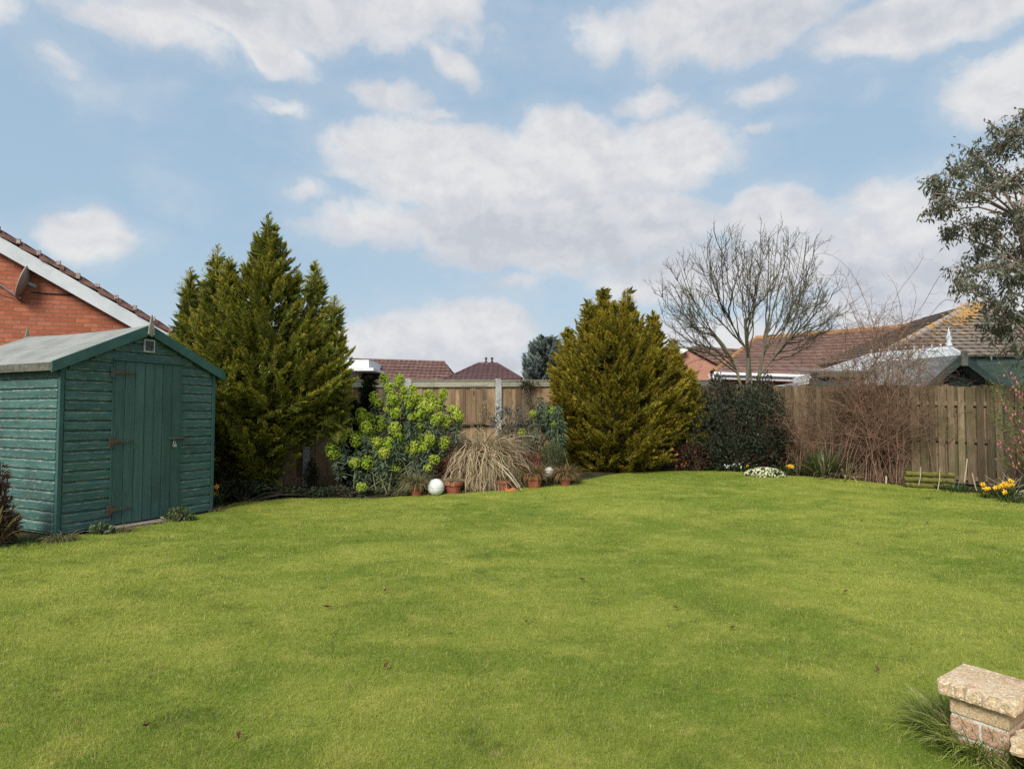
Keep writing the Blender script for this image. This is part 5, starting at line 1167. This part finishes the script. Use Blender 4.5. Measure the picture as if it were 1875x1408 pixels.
# climber on its mesh trellis panels
WIRE = smat('dark_wire', (.045, .04, .035), (.06, .055, .045), 9, .8, .1)
def fs(u): tu = (u - CX) / F; return (tu * FL0[1] - FL0[0]) / (FD[0] - tu * FD[1])
for (u0, u1, v0, v1, lab) in ((843.5, 888, 705, 775, 'square wire mesh trellis on the fence left of the concrete post'), (941, 981, 703, 778, 'square wire mesh trellis on the fence right of the concrete post')):
    s0, s1 = fs(u0), fs(u1); zt = ftop(s0) - (.10); zb = zt - (v1 - v0) * 12.4 / F; mb = MB(); tr = thing('mesh_trellis', lab, 'trellis', fpt(s0, zb, .07))
    for s in (s0, s1): mb.bar(fpt(s, zb, .075), fpt(s, zt, .075), .02, .02)
    mb.bar(fpt(s0, zb, .075), fpt(s1, zb, .075), .012, .012); part('frame', mb, WIRE, tr)
    mb = MB()
    for s in np.linspace(s0, s1, 14)[1:-1]: mb.tubes(np.array([[fpt(s, zb, .075), fpt(s, zt, .075)]]), np.full((1, 2), .0022), 4)
    for z in np.linspace(zb, zt, 20): mb.tubes(np.array([[fpt(s0, z, .078), fpt(s1, z, .078)]]), np.full((1, 2), .0022), 4)
    part('mesh', mb, WIRE, tr)
YEL = lmat('yellow_leaf', [(0, (.38, .36, .08)), (1, (.52, .48, .14))], .3, None, .85, .3, .6)
def climber(lab, uv, n, mat, lw, seed=1, nst=5, r=.004):
    base = fpt(fs(uv[0][0]), .15, .12); root = thing('climbing_plant', lab, 'climber', base); mb = MB(); lf = MB()
    for _ in range(nst):
        pts = np.array([fpt(fs(u + rng.normal(0, 4)), P(u, v + rng.normal(0, 3), 12.3)[2], .09 + rng.uniform(0, .05)) for u, v in uv]); mb.tubes(pts[None], np.full((1, len(pts)), r), 4)
        q = rng.integers(0, len(pts) - 1, n); f = rng.random(n)[:, None]; p = pts[q] * (1 - f) + pts[q + 1] * f + rng.normal(0, .03, (n, 3)); lf.leaves(p, nrm(rng.normal(size=(n, 3)) + [0, -1., -.2]), lw, lw * .7)
    part('stems', mb, BARK, root); part('leaves', lf, mat, root)
climber('climber with a few pale yellow leaves on the left mesh trellis', [(868, 800), (877, 770), (884, 740), (889, 718)], 5, YEL, .045, nst=4)
climber('bare tangled climber topped with brown leaves over the fence right of the post', [(965, 840), (958, 790), (972, 750), (955, 715), (968, 702), (950, 699), (985, 700)], 55, lmat('brown_leaf', [(0, (.10, .065, .04)), (1, (.17, .12, .07))], .5, (.08, .09, .04), .6), .04, nst=7)
climber('thin climber stems on the fence panel behind the bare climber', [(985, 850), (990, 800), (980, 760), (995, 730)], 14, DULL, .05, nst=4)

# ------------------------------------------------------------------ right-hand border
# big twiggy shrub, reddish arching shoots
RTW = smat('red_brown_twig', (.17, .095, .062), (.27, .165, .11), 12, .85, .2, c3=(.14, .11, .07), s3=5)
Ys = 11.3; sb_ = on(P(1605, 880, Ys)[0], Ys)
def arching(base, n, sprd, tips, K, seed, r0, kids, kl, r1, grand=0, gl=.2):
    q = np.random.default_rng(seed); S0 = []; R0 = []; S1 = []; R1 = []; S2 = []; R2 = []
    for _ in range(n):
        b = np.array(base) + [q.normal(0, sprd[0]), q.normal(0, sprd[1]), 0]; b[2] = g(b[0], b[1]) - .02
        t = tips(q); mid = np.array([b[0] * .62 + t[0] * .38, b[1] * .62 + t[1] * .38, b[2] + (t[2] - b[2]) * q.uniform(.65, 1.05)])
        s = np.linspace(0, 1, K)[:, None]; p = b * (1 - s) ** 2 + 2 * mid * s * (1 - s) + t * s ** 2
        p[1:] += q.normal(0, .022, (K - 1, 3)); S0.append(p); R0.append(np.linspace(r0, r1, K) * q.uniform(.6, 1.2))
        for _ in range(kids):
            i = q.integers(2, K - 1); d = nrm(p[i] - p[i - 1]); a, c = perp(d); ph = q.uniform(0, 2 * PI); dd = nrm(d + (a * math.cos(ph) + c * math.sin(ph)) * q.uniform(.5, 1.3)); l = kl * q.uniform(.4, 1.3)
            c1 = p[i] + dd * l * .5 + q.normal(0, .02, 3); c2 = c1 + nrm(dd + [q.normal(0, .3), q.normal(0, .3), q.uniform(-.6, .3)]) * l * .5; S1.append([p[i], c1, c2]); R1.append([r1 * 1.2, r1, r1 * .7])
            for _ in range(grand):
                f = q.random(); o = c1 * (1 - f) + c2 * f; e = o + nrm(q.normal(size=3) + dd * .6) * gl * q.uniform(.4, 1.2); S2.append([o, (o + e) / 2 + q.normal(0, .012, 3), e]); R2.append([r1 * .8, r1 * .7, r1 * .5])
    return (np.array(S0), np.array(R0)), (np.array(S1), np.array(R1)), (np.array(S2), np.array(R2))
def tipA(q):
    u = q.normal(1615, 92); u = float(np.clip(u, 1445, 1800)); top = 600 + ((u - 1612) / 165) ** 2 * 105; v = top - 25 + (840 - top) * q.random() ** 1.5; return P(u, v, Ys + q.uniform(-.7, .6))
tw = thing('twiggy_shrub', 'large leafless shrub of tangled reddish brown twigs against the paling fence', 'shrub', sb_)
a0, a1_, a2_ = arching(sb_, 150, (.5, .2), tipA, 9, 3, .007, 13, .42, .0028, 3, .2)
mb = MB(); mb.tubes(*a0, 4); part('stems', mb, RTW, tw)
mb = MB(); mb.tubes(*a1_, 3); mb.tubes(*a2_, 3); part('twigs', mb, RTW, tw)
# long wild shoots rising above it
LS = [[(1612, 640), (1592, 570), (1563, 498), (1520, 462), (1480, 468)], [(1615, 620), (1640, 540), (1680, 490), (1692, 468)], [(1630, 640), (1690, 560), (1722, 500), (1762, 476)], [(1600, 640), (1560, 550), (1548, 500), (1515, 505)], [(1590, 640), (1558, 560), (1530, 515), (1500, 500)],
      [(1640, 650), (1655, 590), (1640, 520), (1622, 500)], [(1650, 640), (1700, 580), (1732, 545), (1770, 560)], [(1600, 660), (1540, 600), (1510, 560), (1500, 590)], [(1660, 660), (1720, 600), (1745, 570), (1752, 530)], [(1620, 660), (1665, 600), (1680, 540), (1668, 515)], [(1580, 670), (1545, 590), (1555, 530), (1580, 510)], [(1690, 670), (1735, 620), (1760, 590), (1790, 600)]]
mb = MB(); lsr = []
for l in LS:
    p = np.array([P(u, v, Ys + rng.uniform(-.3, .2)) for u, v in l]); t = np.linspace(0, len(p) - 1, 12); pp = np.array([[np.interp(x, range(len(p)), p[:, c]) for c in range(3)] for x in t]); 
    pp[1:-1] = (pp[:-2] + pp[1:-1] * 2 + pp[2:]) / 4; mb.tubes(pp[None], np.linspace(.0055, .0022, 12)[None], 4)
    for _ in range(9):
        i = rng.integers(3, 11); e = pp[i] + rng.normal(0, .13, 3) + [0, 0, .05]; mb.tubes(np.array([[pp[i], (pp[i] + e) / 2 + rng.normal(0, .015, 3), e]]), np.full((1, 3), .0018), 3)
part('shoots', mb, RTW, tw)
# smaller brown twigs leaning left over the evergreen
mb = MB(); sb2 = on(P(1470, 868, 11.7)[0], 11.7)
def tipB(q): u = q.uniform(1412, 1520); return P(u, q.uniform(720, 800), 11.5 + q.uniform(-.3, .3))
b0, b1, b2 = arching(sb2, 34, (.2, .1), tipB, 8, 8, .008, 8, .3, .0028, 2, .16); mb.tubes(*b0, 4); mb.tubes(*b1, 3); mb.tubes(*b2, 3)
solo('twiggy_shrub', mb, RTW, 'small bare brown shrub leaning over the edge of the dark evergreen shrub', 'shrub', sb2)

# strap-leaved clump
STRAP = lmat('strap_leaf', [(0, (.05, .075, .025)), (.6, (.11, .16, .055)), (1, (.20, .22, .09))], .5, (.42, .36, .18), .86, .25, .5)
def straps(name, label, cat, u, v, Y, n, Lr, w, mat, tilt=(.1, 1.0), spread=.12, bend=.5, group=None, mb=None):
    c = P(u, v, Y); b0 = on(c[0], c[1]); m_ = mb or MB(); a = rng.uniform(0, 2 * PI, n); L = rng.uniform(*Lr, n); K = 6; ti = rng.uniform(*tilt, n); s = np.linspace(0, 1, K)
    bb = b0 + np.stack([np.cos(a), np.sin(a), 0 * a], -1) * (rng.random(n) * spread)[:, None]; an_ = ti[:, None] + bend * rng.uniform(.3, 1.6, n)[:, None] * s ** 2
    st_ = (L / (K - 1))[:, None]; dx = np.cumsum(np.sin(an_) * st_, 1); dz = np.cumsum(np.cos(an_) * st_, 1)
    p = bb[:, None] + np.stack([np.cos(a)[:, None] * dx, np.sin(a)[:, None] * dx, dz], -1); p[..., 2] = np.maximum(p[..., 2], g(p[..., 0], p[..., 1]) + .01)
    m_.ribbons(p, w * rng.uniform(.7, 1.2, n)[:, None] * np.array([.7, 1, 1, .85, .55, .08]), nrm(np.stack([-np.sin(a), np.cos(a), rng.normal(0, .25, n)], -1)))
    if mb is None: return solo(name, m_, mat, label, cat, b0, group)
straps('strap_leaved_plant', 'clump of long green strap leaves at the foot of the twiggy shrub', 'plant', 1508, 872, 11.3, 150, (.3, .66), .013, STRAP, (.1, 1.15), .16, .7)
STR2 = lmat('dead_strap', [(0, (.36, .28, .15)), (1, (.55, .46, .30))], .4)
straps('dead_leaves', 'pale dead strap leaves flopped over beside the green strap clump', 'leaves', 1545, 872, 11.1, 34, (.3, .55), .010, STR2, (.7, 1.4), .1, 1.0)
# white primula mound
CREAM = lmat('cream_petal', [(0, (.50, .54, .24)), (1, (.74, .75, .50))], .2, None, .8, .2, .6)
pc0 = on(P(1400, 873, 11.15)[0], 11.15); rt = thing('primrose_clump', 'low mound of pale cream primroses on the lawn edge', 'flowers', pc0)
mb = MB(); n = 330; d = dirs(n, .02, 1); p = pc0 + d * [.36, .24, .15]; nd = nrm(d + [0, -.4, .5]); s1, s2 = perp(nd)
an_ = np.arange(10) * PI / 5; rad_ = np.where(np.arange(10) % 2, .021, .012)
for i in range(n):
    q = p[i] + nd[i] * .006 + np.outer(np.cos(an_) * rad_, s1[i]) + np.outer(np.sin(an_) * rad_, s2[i]); mb.add(np.vstack([p[i], q]), np.array([(0, 1 + k_, 1 + (k_ + 1) % 10) for k_ in range(10)]), np.r_[.1, np.full(10, 1.)])
part('petals', mb, CREAM, rt); rt.children[0]['kind'] = 'stuff'
mb = MB(); n = 420; d = dirs(n, -.05, 1); mb.leaves(pc0 + d * [.34, .23, .11], d + rng.normal(0, .4, (n, 3)), rng.uniform(.04, .075, n), .03); part('leaves', mb, MIDG, rt)
# daffodils: a flower is six petals and a trumpet
YPET = smat('daffodil_yellow', (.80, .46, .022), (.86, .56, .04), 20, .6, .05); OPET = smat('daffodil_orange', (.78, .30, .015), (.84, .38, .02), 20, .6, .05)
SLEAF = lmat('bulb_leaf', [(0, (.035, .07, .02)), (1, (.085, .14, .05))], .5, (.13, .15, .05), .85, .25, .5)
def flower(c, ax, r):
    mb = MB(); ax = nrm(np.array(ax, float)); A, B = perp(ax[None]); A, B = A[0], B[0]
    for i in range(6):
        a = i * PI / 3; o = A * math.cos(a) + B * math.sin(a); t_ = np.cross(ax, o)
        mb.add([c, c + o * r * .5 + t_ * r * .30 + ax * r * .08, c + o * r + ax * r * .02, c + o * r * .5 - t_ * r * .30 + ax * r * .08], np.array([(0, 1, 2, 3)]))
    ring = []
    for z, q in ((0, .20), (.35, .24), (.62, .36)):
        for j in range(8): a = j * PI / 4; ring.append(c + ax * z * r + (A * math.cos(a) + B * math.sin(a)) * q * r)
    mb.add(ring, np.array([(k_ * 8 + j, k_ * 8 + (j + 1) % 8, k_ * 8 + 8 + (j + 1) % 8, k_ * 8 + 8 + j) for k_ in range(2) for j in range(8)])); return mb
def daffs(label, u, v, Y, fl, nl, Lr, spread, mat=YPET, r=.04, cat='flowers'):
    c = P(u, v, Y); b = on(c[0], c[1]); root = thing('daffodil_clump', label, cat, b); st = []
    for (fu, fv) in fl:
        p = P(fu, fv, Y + rng.uniform(-.15, .15)); s = b + rng.normal(0, spread * .5, 3) * [1, 1, 0]; st.append([s, (s + p) / 2 + rng.normal(0, .01, 3), p - [0, -.01, .01]]); part('flower', flower(p, [rng.normal(0, .4), -1, rng.normal(.0, .25)], r * rng.uniform(.85, 1.15)), mat, root)
    mb = MB(); mb.tubes(np.array(st), np.full((len(st), 3), .0035), 4); part('stalks', mb, ESTEM, root)
    mb = MB(); straps('', '', '', u, v, Y, nl, Lr, .006, None, (.02, .8), spread, .5, mb=mb); part('leaves', mb, SLEAF, root)
cd = lambda x, y: (1560 + x / 5.952, 760 + y / 5.952)
daffs('large clump of yellow daffodils in front of the paling fence at the right', 1842, 908, 9.2, [cd(*q) for q in ((1560,790),(1590,800),(1620,770),(1650,745),(1680,760),(1700,790),(1720,710),(1745,755),(1740,720),(1665,840),(1715,855),(1640,800),(1610,795),(1690,740),(1660,785),(1585,780),(1730,770))], 150, (.12, .26), .2)
daffs('small group of yellow daffodils left of the large daffodil clump', 1803, 900, 9.3, [cd(*q) for q in ((1427,755),(1420,795),(1455,800),(1490,797),(1455,848),(1475,800))], 40, (.1, .2), .1)
cc_ = lambda x, y: (1230 + x / 5.068, 780 + y / 5.068)
daffs('two or three yellow daffodils right of the cream primroses', 1447, 872, 11.4, [cc_(*q) for q in ((1078,378),(1100,368),(1117,377))], 90, (.1, .22), .18)
daffs('single yellow daffodil left of the cream primroses', 1366, 868, 11.7, [cc_(702, 368)], 30, (.1, .2), .1)
daffs('pair of small orange flowers at the foot of the rounded golden conifer', 1254, 860, 12.0, [cc_(110, 322), cc_(132, 340), cc_(122, 372)], 40, (.08, .18), .14, OPET, .03)
daffs('three orange daffodils beside the right corner of the teal shed', 393, 925, 8.75, [(389.5, 892), (397, 891), (394, 905)], 60, (.1, .26), .09, OPET, .042)
# salmon tulips
SAL = smat('salmon_petal', (.50, .20, .12), (.60, .28, .18), 12, .6, .05)
c0_ = on(P(1280, 868, 12.0)[0], 12.0); rt = thing('tulip_clump', 'few salmon tulips beneath the dark evergreen shrub', 'flowers', c0_); st = []
for x, y in ((215, 255), (262, 275), (282, 268), (45, 385), (92, 378), (276, 288)):
    p = P(*cc_(x, y), 12.0); s = on(p[0] + rng.normal(0, .03), 12.0 + rng.normal(0, .05)); s[2] = min(s[2], p[2] - .05); st.append([s, (s + p) / 2, p]); mb = MB(); mb.lathe([(0, -.005), (.020, .008), (.024, .03), (.016, .055), (.006, .06)], p, 7); part('flower', mb, SAL, rt)
mb = MB(); mb.tubes(np.array(st), np.full((6, 3), .003), 4); part('stalks', mb, ESTEM, rt)
mb = MB(); straps('', '', '', 1280, 868, 12.0, 60, (.08, .2), .012, None, (.1, 1.0), .3, .4, mb=mb); part('leaves', mb, SLEAF, rt)
# low bulb foliage along the border, and snowdrops
for (u, v, Y, n, sp, lab) in ((1310, 866, 11.95, 130, .28, 'low tuft of green bulb leaves beneath the left of the dark evergreen'), (1345, 866, 11.85, 110, .2, 'low tuft of green bulb leaves left of the snowdrops'), (1420, 858, 11.9, 170, .3, 'low green bulb leaves behind the cream primroses'), (1755, 900, 9.9, 150, .3, 'low green weeds in front of the mossy log stack'), (1860, 925, 8.9, 120, .22, 'grassy green weeds at the far right lawn edge')):
    straps('bulb_leaves', lab, 'plant', u, v, Y, n, (.07, .19), .006, SLEAF, (.05, 1.0), sp, .5)
SNOW = smat('snowdrop_white', (.72, .74, .70), (.80, .82, .78), 20, .6, .05)
mb = MB(); n = 16; c = on(P(1343, 866, 11.7)[0], 11.7); p = c + np.stack([rng.uniform(-.14, .14, n), rng.uniform(-.1, .1, n), rng.uniform(.09, .17, n)], -1)
rt = thing('snowdrop_clump', 'small group of white snowdrops left of the primroses', 'flowers', c)
for q in p: mb = MB(); mb.lathe([(0, .0), (.010, -.008), (.013, -.022), (.006, -.032)], q, 6); part('flower', mb, SNOW, rt)
mb = MB(); mb.tubes(np.stack([p * [1, 1, 0] + [0, 0, c[2]], (p * [1, 1, .5] + [0, 0, c[2] * .5]), p], 1), np.full((n, 3), .002), 3); part('stalks', mb, ESTEM, rt)
# mossy log stack held by two stakes
MOSS = smat('mossy_timber', (.105, .095, .022), (.155, .15, .035), 6, .95, .7, (1, 1, 1), c3=(.065, .048, .024), s3=7, a3=(.52, .66), fine=.4, fscale=140)
la, lb2 = P(1655, 884, 10.35), P(1745, 888, 10.2); la = on(la[0], la[1]); lb2 = on(lb2[0], lb2[1])
lg = thing('log_stack', 'three mossy half logs stacked on edge against the paling fence between two stakes', 'logs', (la + lb2) / 2)
for i in range(3):
    mb = MB(); ld = nrm(lb2 - la); off = ld * rng.uniform(-.02, .03); z = .05 + i * .092; K = 14; s = np.linspace(0, 1, K)[:, None]; p = la + (lb2 - la) * s + off + [0, 0, z] + np.column_stack([np.zeros(K), rng.normal(0, .004, K), rng.normal(0, .004, K)])
    mb.tubes(p[None], (.043 + rng.normal(0, .0018, K))[None], 12); c0, c1 = mb.v[0][:12], mb.v[0][-12:]; mb.add(c0, [tuple(range(12))[::-1]]); mb.add(c1, [tuple(range(12))]); part('log', mb, MOSS, lg)
STK = smat('pale_stake', (.26, .23, .13), (.36, .32, .20), 9, .9, .2, (2, 2, .5))
for (u, v0, v1) in ((1683, 855, 889), (1718, 856, 898)):
    mb = MB(); t_ = P(u + 3, v0, 10.1); b = P(u - 1, v1, 10.0); mb.tubes(np.array([[b, (t_ + b) / 2 + [.012, 0, 0], t_]]), np.array([[.008, .008, .006]]), 6); part('stake', mb, STK, lg)
# loose dry canes
for (lab, pts) in (('pale cane leaning against the paling fence right of the log stack', [(1766, 882), (1769, 860), (1771, 840)]), ('short pale split cane standing left of the daffodils', [(1788, 898), (1783, 880), (1780, 866)]), ('pair of white canes at the foot of the twiggy shrub', [(1622, 885), (1622, 872)])):
    pts = np.array([P(u, v, 10.0) for u, v in pts]); mb = MB(); mb.tubes(pts[None], np.full((1, len(pts)), .008), 5)
    if 'pair' in lab: mb.tubes((pts + [.022, .02, 0])[None], np.full((1, len(pts)), .008), 5)
    solo('cane', mb, smat('cane_straw', (.44, .38, .25), (.55, .48, .34), 8, .8, .1), lab, 'cane', pts[0])
mb = MB(); c = on(P(1850, 900, 9.5)[0], 9.5); n = 46; a = rng.uniform(-2.2, 2.2, n) ; L = rng.uniform(.2, .5, n)
e = c + np.stack([np.sin(a) * L, rng.normal(0, .1, n), np.abs(np.cos(a)) * L * .8 + .03], -1); s0 = c + rng.normal(0, .08, (n, 3)) * [1, 1, 0]; mb.tubes(np.stack([s0, (s0 + e) / 2 + rng.normal(0, .03, (n, 3)), e], 1), np.array([.004, .0035, .002]), 4)
solo('dead_stalks', mb, bpy.data.materials['pale_straw'], 'heap of dry grey stalks behind the large daffodil clump', 'stalks', c)
# flowering currant at the right edge
CURR = smat('pink_bud', (.44, .12, .15), (.54, .20, .22), 15, .6, .05)
Yr = 9.3; cb0 = on(P(1915, 915, Yr)[0], Yr); cur = thing('flowering_currant', 'shrub with small green leaves and hanging pink flower buds at the right edge', 'shrub', cb0)
st = []; lf = MB(); fl = MB(); tips_ = []
for _ in range(58):
    u = 1800 + 150 * rng.random() ** .75; v = rng.uniform(645, 850) if u > 1815 else rng.uniform(690, 800); t_ = P(u, v, Yr + rng.uniform(-.45, .4)); b = cb0 + rng.normal(0, .12, 3) * [1, 1, 0]; md = b * .4 + t_ * .6 + [0, 0, .12]; st.append([b, b * .6 + md * .4 + [.02, 0, .1], md, t_ * .5 + md * .5, t_])
st = np.array(st); mb = MB(); mb.tubes(st, np.array([.008, .006, .004, .003, .002]), 4); part('stems', mb, smat('currant_stem', (.16, .11, .07), (.23, .17, .11), 10, .85, .2), cur)
n = 3200; i = rng.integers(0, len(st), n); f = rng.random(n)[:, None] ; p = st[i, 2] * (1 - f) + st[i, 4] * f + rng.normal(0, .035, (n, 3)); lf.leaves(p, rng.normal(size=(n, 3)) + [0, 0, .3], rng.uniform(.02, .04, n), rng.uniform(.016, .028, n)); part('leaves', lf, lmat('fresh_green', [(0, (.10, .14, .03)), (1, (.20, .26, .06))], .4, (.26, .12, .08), .9, .3, .6), cur)
kq = 0
for s in st:
    for _ in range(8):
        if kq >= 280: break
        f = rng.random(); o = s[2] * (1 - f) + s[4] * f + rng.normal(0, .03, 3); kq += 1
        fl.lathe([(0, .0), (.006, -.008), (.013, -.024), (.009, -.042), (.0, -.052)], o, 6); fl.n = fl.n
o = part('flower_buds', fl, CURR, cur); o['kind'] = 'stuff'

# ------------------------------------------------------------------ left side: shed foot
SLAB = smat('worn_slab', (.20, .165, .13), (.29, .25, .20), 7, .95, .6, c3=(.11, .10, .05), s3=8, fine=.35)
mb = MB(); q = lambda x, y: A0 + ex * x + ey * y
slab(mb, q(.50, -.02), ex, -ey, .95, .17, -.03, .028, 10, .012); solo('paving_slab', mb, SLAB, 'worn brown paving slab let into the lawn under the shed door', 'slab', q(.9, -.1))
WEED = lmat('weed_leaf', [(0, (.07, .115, .045)), (1, (.16, .235, .10))], .45, (.22, .26, .08), .88, .25, .6)
for (u, v, Y, ru, rv, n, lab) in ((328, 951, 7.55, 26, 16, 420, 'bushy green weed at the right foot of the shed door'), (186, 975, 6.75, 21, 12, 190, 'sprawling green weed at the left foot of the shed door')):
    c = P(u, v, Y); shrub('garden_weed', lab, 'plant', on(c[0], c[1]), [lump(u, v - 3, Y, ru, rv, .09), lump(u + 14, v + 3, Y, ru * .5, rv * .6, .06)], n, .045, .030, WEED, .5, sticks=10)
tussock('dry_tuft', 'tuft of pale dead grass at the near corner of the teal shed', 'grass clump', on(*G(113, 992)[:2]), 260, (.08, .22), .003, DRYG, .10, 1.2, 6)
tussock('dry_tuft', 'small dead grass tuft on the slab left of the shed door bottom', 'grass clump', on(*G(228, 975)[:2]), 140, (.07, .17), .003, DRYG, .07, 1.0, 6)
tussock('dry_tuft', 'dead grass tuft at the far right corner of the teal shed', 'grass clump', on(*G(392, 938)[:2]), 120, (.07, .16), .003, DRYG, .08, 1.0, 6)
PURP = lmat('purple_brown_leaf', [(0, (.060, .030, .022)), (1, (.135, .075, .055))], .5, (.10, .05, .04), .8, .2, .6)
c = G(-8, 1000); shrub('purple_brown_shrub', 'purplish brown dead shrub at the left edge in front of the shed side', 'shrub', on(c[0], c[1]), [lump(-8, 965, c[1], 36, 40, .18), lump(-5, 870, c[1], 18, 20, .1), lump(-14, 920, c[1], 24, 40, .14)], 1500, .06, .018, PURP, .2, sticks=16)
YLF = lmat('yellow_strap', [(0, (.16, .17, .05)), (1, (.48, .42, .14))], .4)
straps('spiky_plant', 'yellowish spiky leaves poking in at the left edge over the brown shrub', 'plant', -16, 1000, float(c[1]) - .05, 34, (.30, .52), .013, YLF, (.1, .8), .06, .6)
tussock('ground_weeds', 'low scruffy weeds on the soil along the shed side', 'plant', on(*G(45, 996)[:2]), 260, (.05, .14), .004, SLEAF, .28, .9, 6)
shrub('ground_ivy', 'low dark leafy ground cover at the foot of the large golden conifer', 'plant', on(P(450, 908, 9.2)[0], 9.2), [lump(435, 893, 9.25, 50, 14, .25), lump(500, 898, 9.6, 50, 9, .25), lump(560, 902, 9.75, 50, 8, .2)], 1700, .05, .028, DULL, .6, sticks=6)
shrub('ground_ivy', 'low green ground cover along the lawn edge under the euphorbia', 'plant', on(P(640, 905, 9.75)[0], 9.75), [lump(620, 901, 9.8, 50, 9, .22), lump(690, 903, 9.8, 45, 7, .18)], 1000, .05, .026, DULL, .6, sticks=6)
for i, (u, v, lab) in enumerate(((735, 905, 'ragged dry grass between the leftmost pot and the lawn'), (860, 899, 'ragged dry grass in front of the wide bowl'), (900, 893, 'ragged grass on the lawn edge under the tan clump'), (950, 892, 'ragged green grass by the fallen pale stalks'), (1008, 884, 'dry tan tuft under the small white globe'), (790, 905, 'dry grass below the large white globe'), (985, 889, 'dry straw mat below the ochre tuft'), (1040, 884, 'straggly dry grass at the foot of the last pot'))):
    tussock('rough_grass', lab, 'grass clump', on(*G(u, v)[:2]), 420, (.06, .2), .0032, DRYG if i % 2 == 0 else OCHRE, .2, 1.1, 6)

# ------------------------------------------------------------------ long grass by the low brick wall, leaves on the lawn
LONG = lmat('long_grass', [(0, (.12, .20, .022)), (.5, (.22, .32, .045)), (1, (.36, .40, .10))], .45, (.60, .50, .26), .86, .3, .55)
for (u, v, n, L, lab) in ((1752, 1348, 800, (.08, .24), 'tuft of long uncut grass against the left face of the brick wall'), (1800, 1385, 900, (.08, .24), 'long uncut grass in front of the brick wall at the bottom edge'), (1720, 1335, 350, (.06, .15), 'thin long grass left of the brick wall corner')):
    c = G(u, v); tussock('long_grass', lab, 'grass clump', on(c[0], c[1]), n, L, .0018, LONG, .13, .62, 7, fan=1.3, mess=.5)
LEAFB = smat('brown_leaf_litter', (.10, .045, .025), (.19, .095, .05), 30, .8, .2)
for (u, v, s_) in ((598, 1121, .035), (1065, 1069, .03), (964, 1149, .025), (268, 1345, .03), (706, 1090, .02), (1578, 958, .04), (1700, 917, .045), (1698, 963, .03), (1237, 1122, .02), (1342, 1160, .02), (1606, 1238, .02), (707, 1232, .025), (1860, 925, .04), (1549, 1092, .018), (438, 1365, .022)):
    c = G(u, v); a = rng.uniform(0, 2 * PI); d1 = np.array([math.cos(a), math.sin(a), 0]); d2 = np.array([-d1[1], d1[0], 0]); mb = MB(); z = c + [0, 0, .036]
    mb.add([z - d1 * s_, z - d1 * s_ * .2 + d2 * s_ * .45 + [0, 0, .010], z + d1 * s_ + [0, 0, .014], z - d1 * s_ * .2 - d2 * s_ * .45 + [0, 0, .008], z - d1 * s_ * .1 - [0, 0, .003]], np.array([(0, 4, 1), (1, 4, 2), (2, 4, 3), (3, 4, 0)]))
    solo('fallen_leaf', mb, LEAFB, 'small curled brown leaf lying on the mown lawn', 'leaf', c, 'fallen leaves on the lawn')
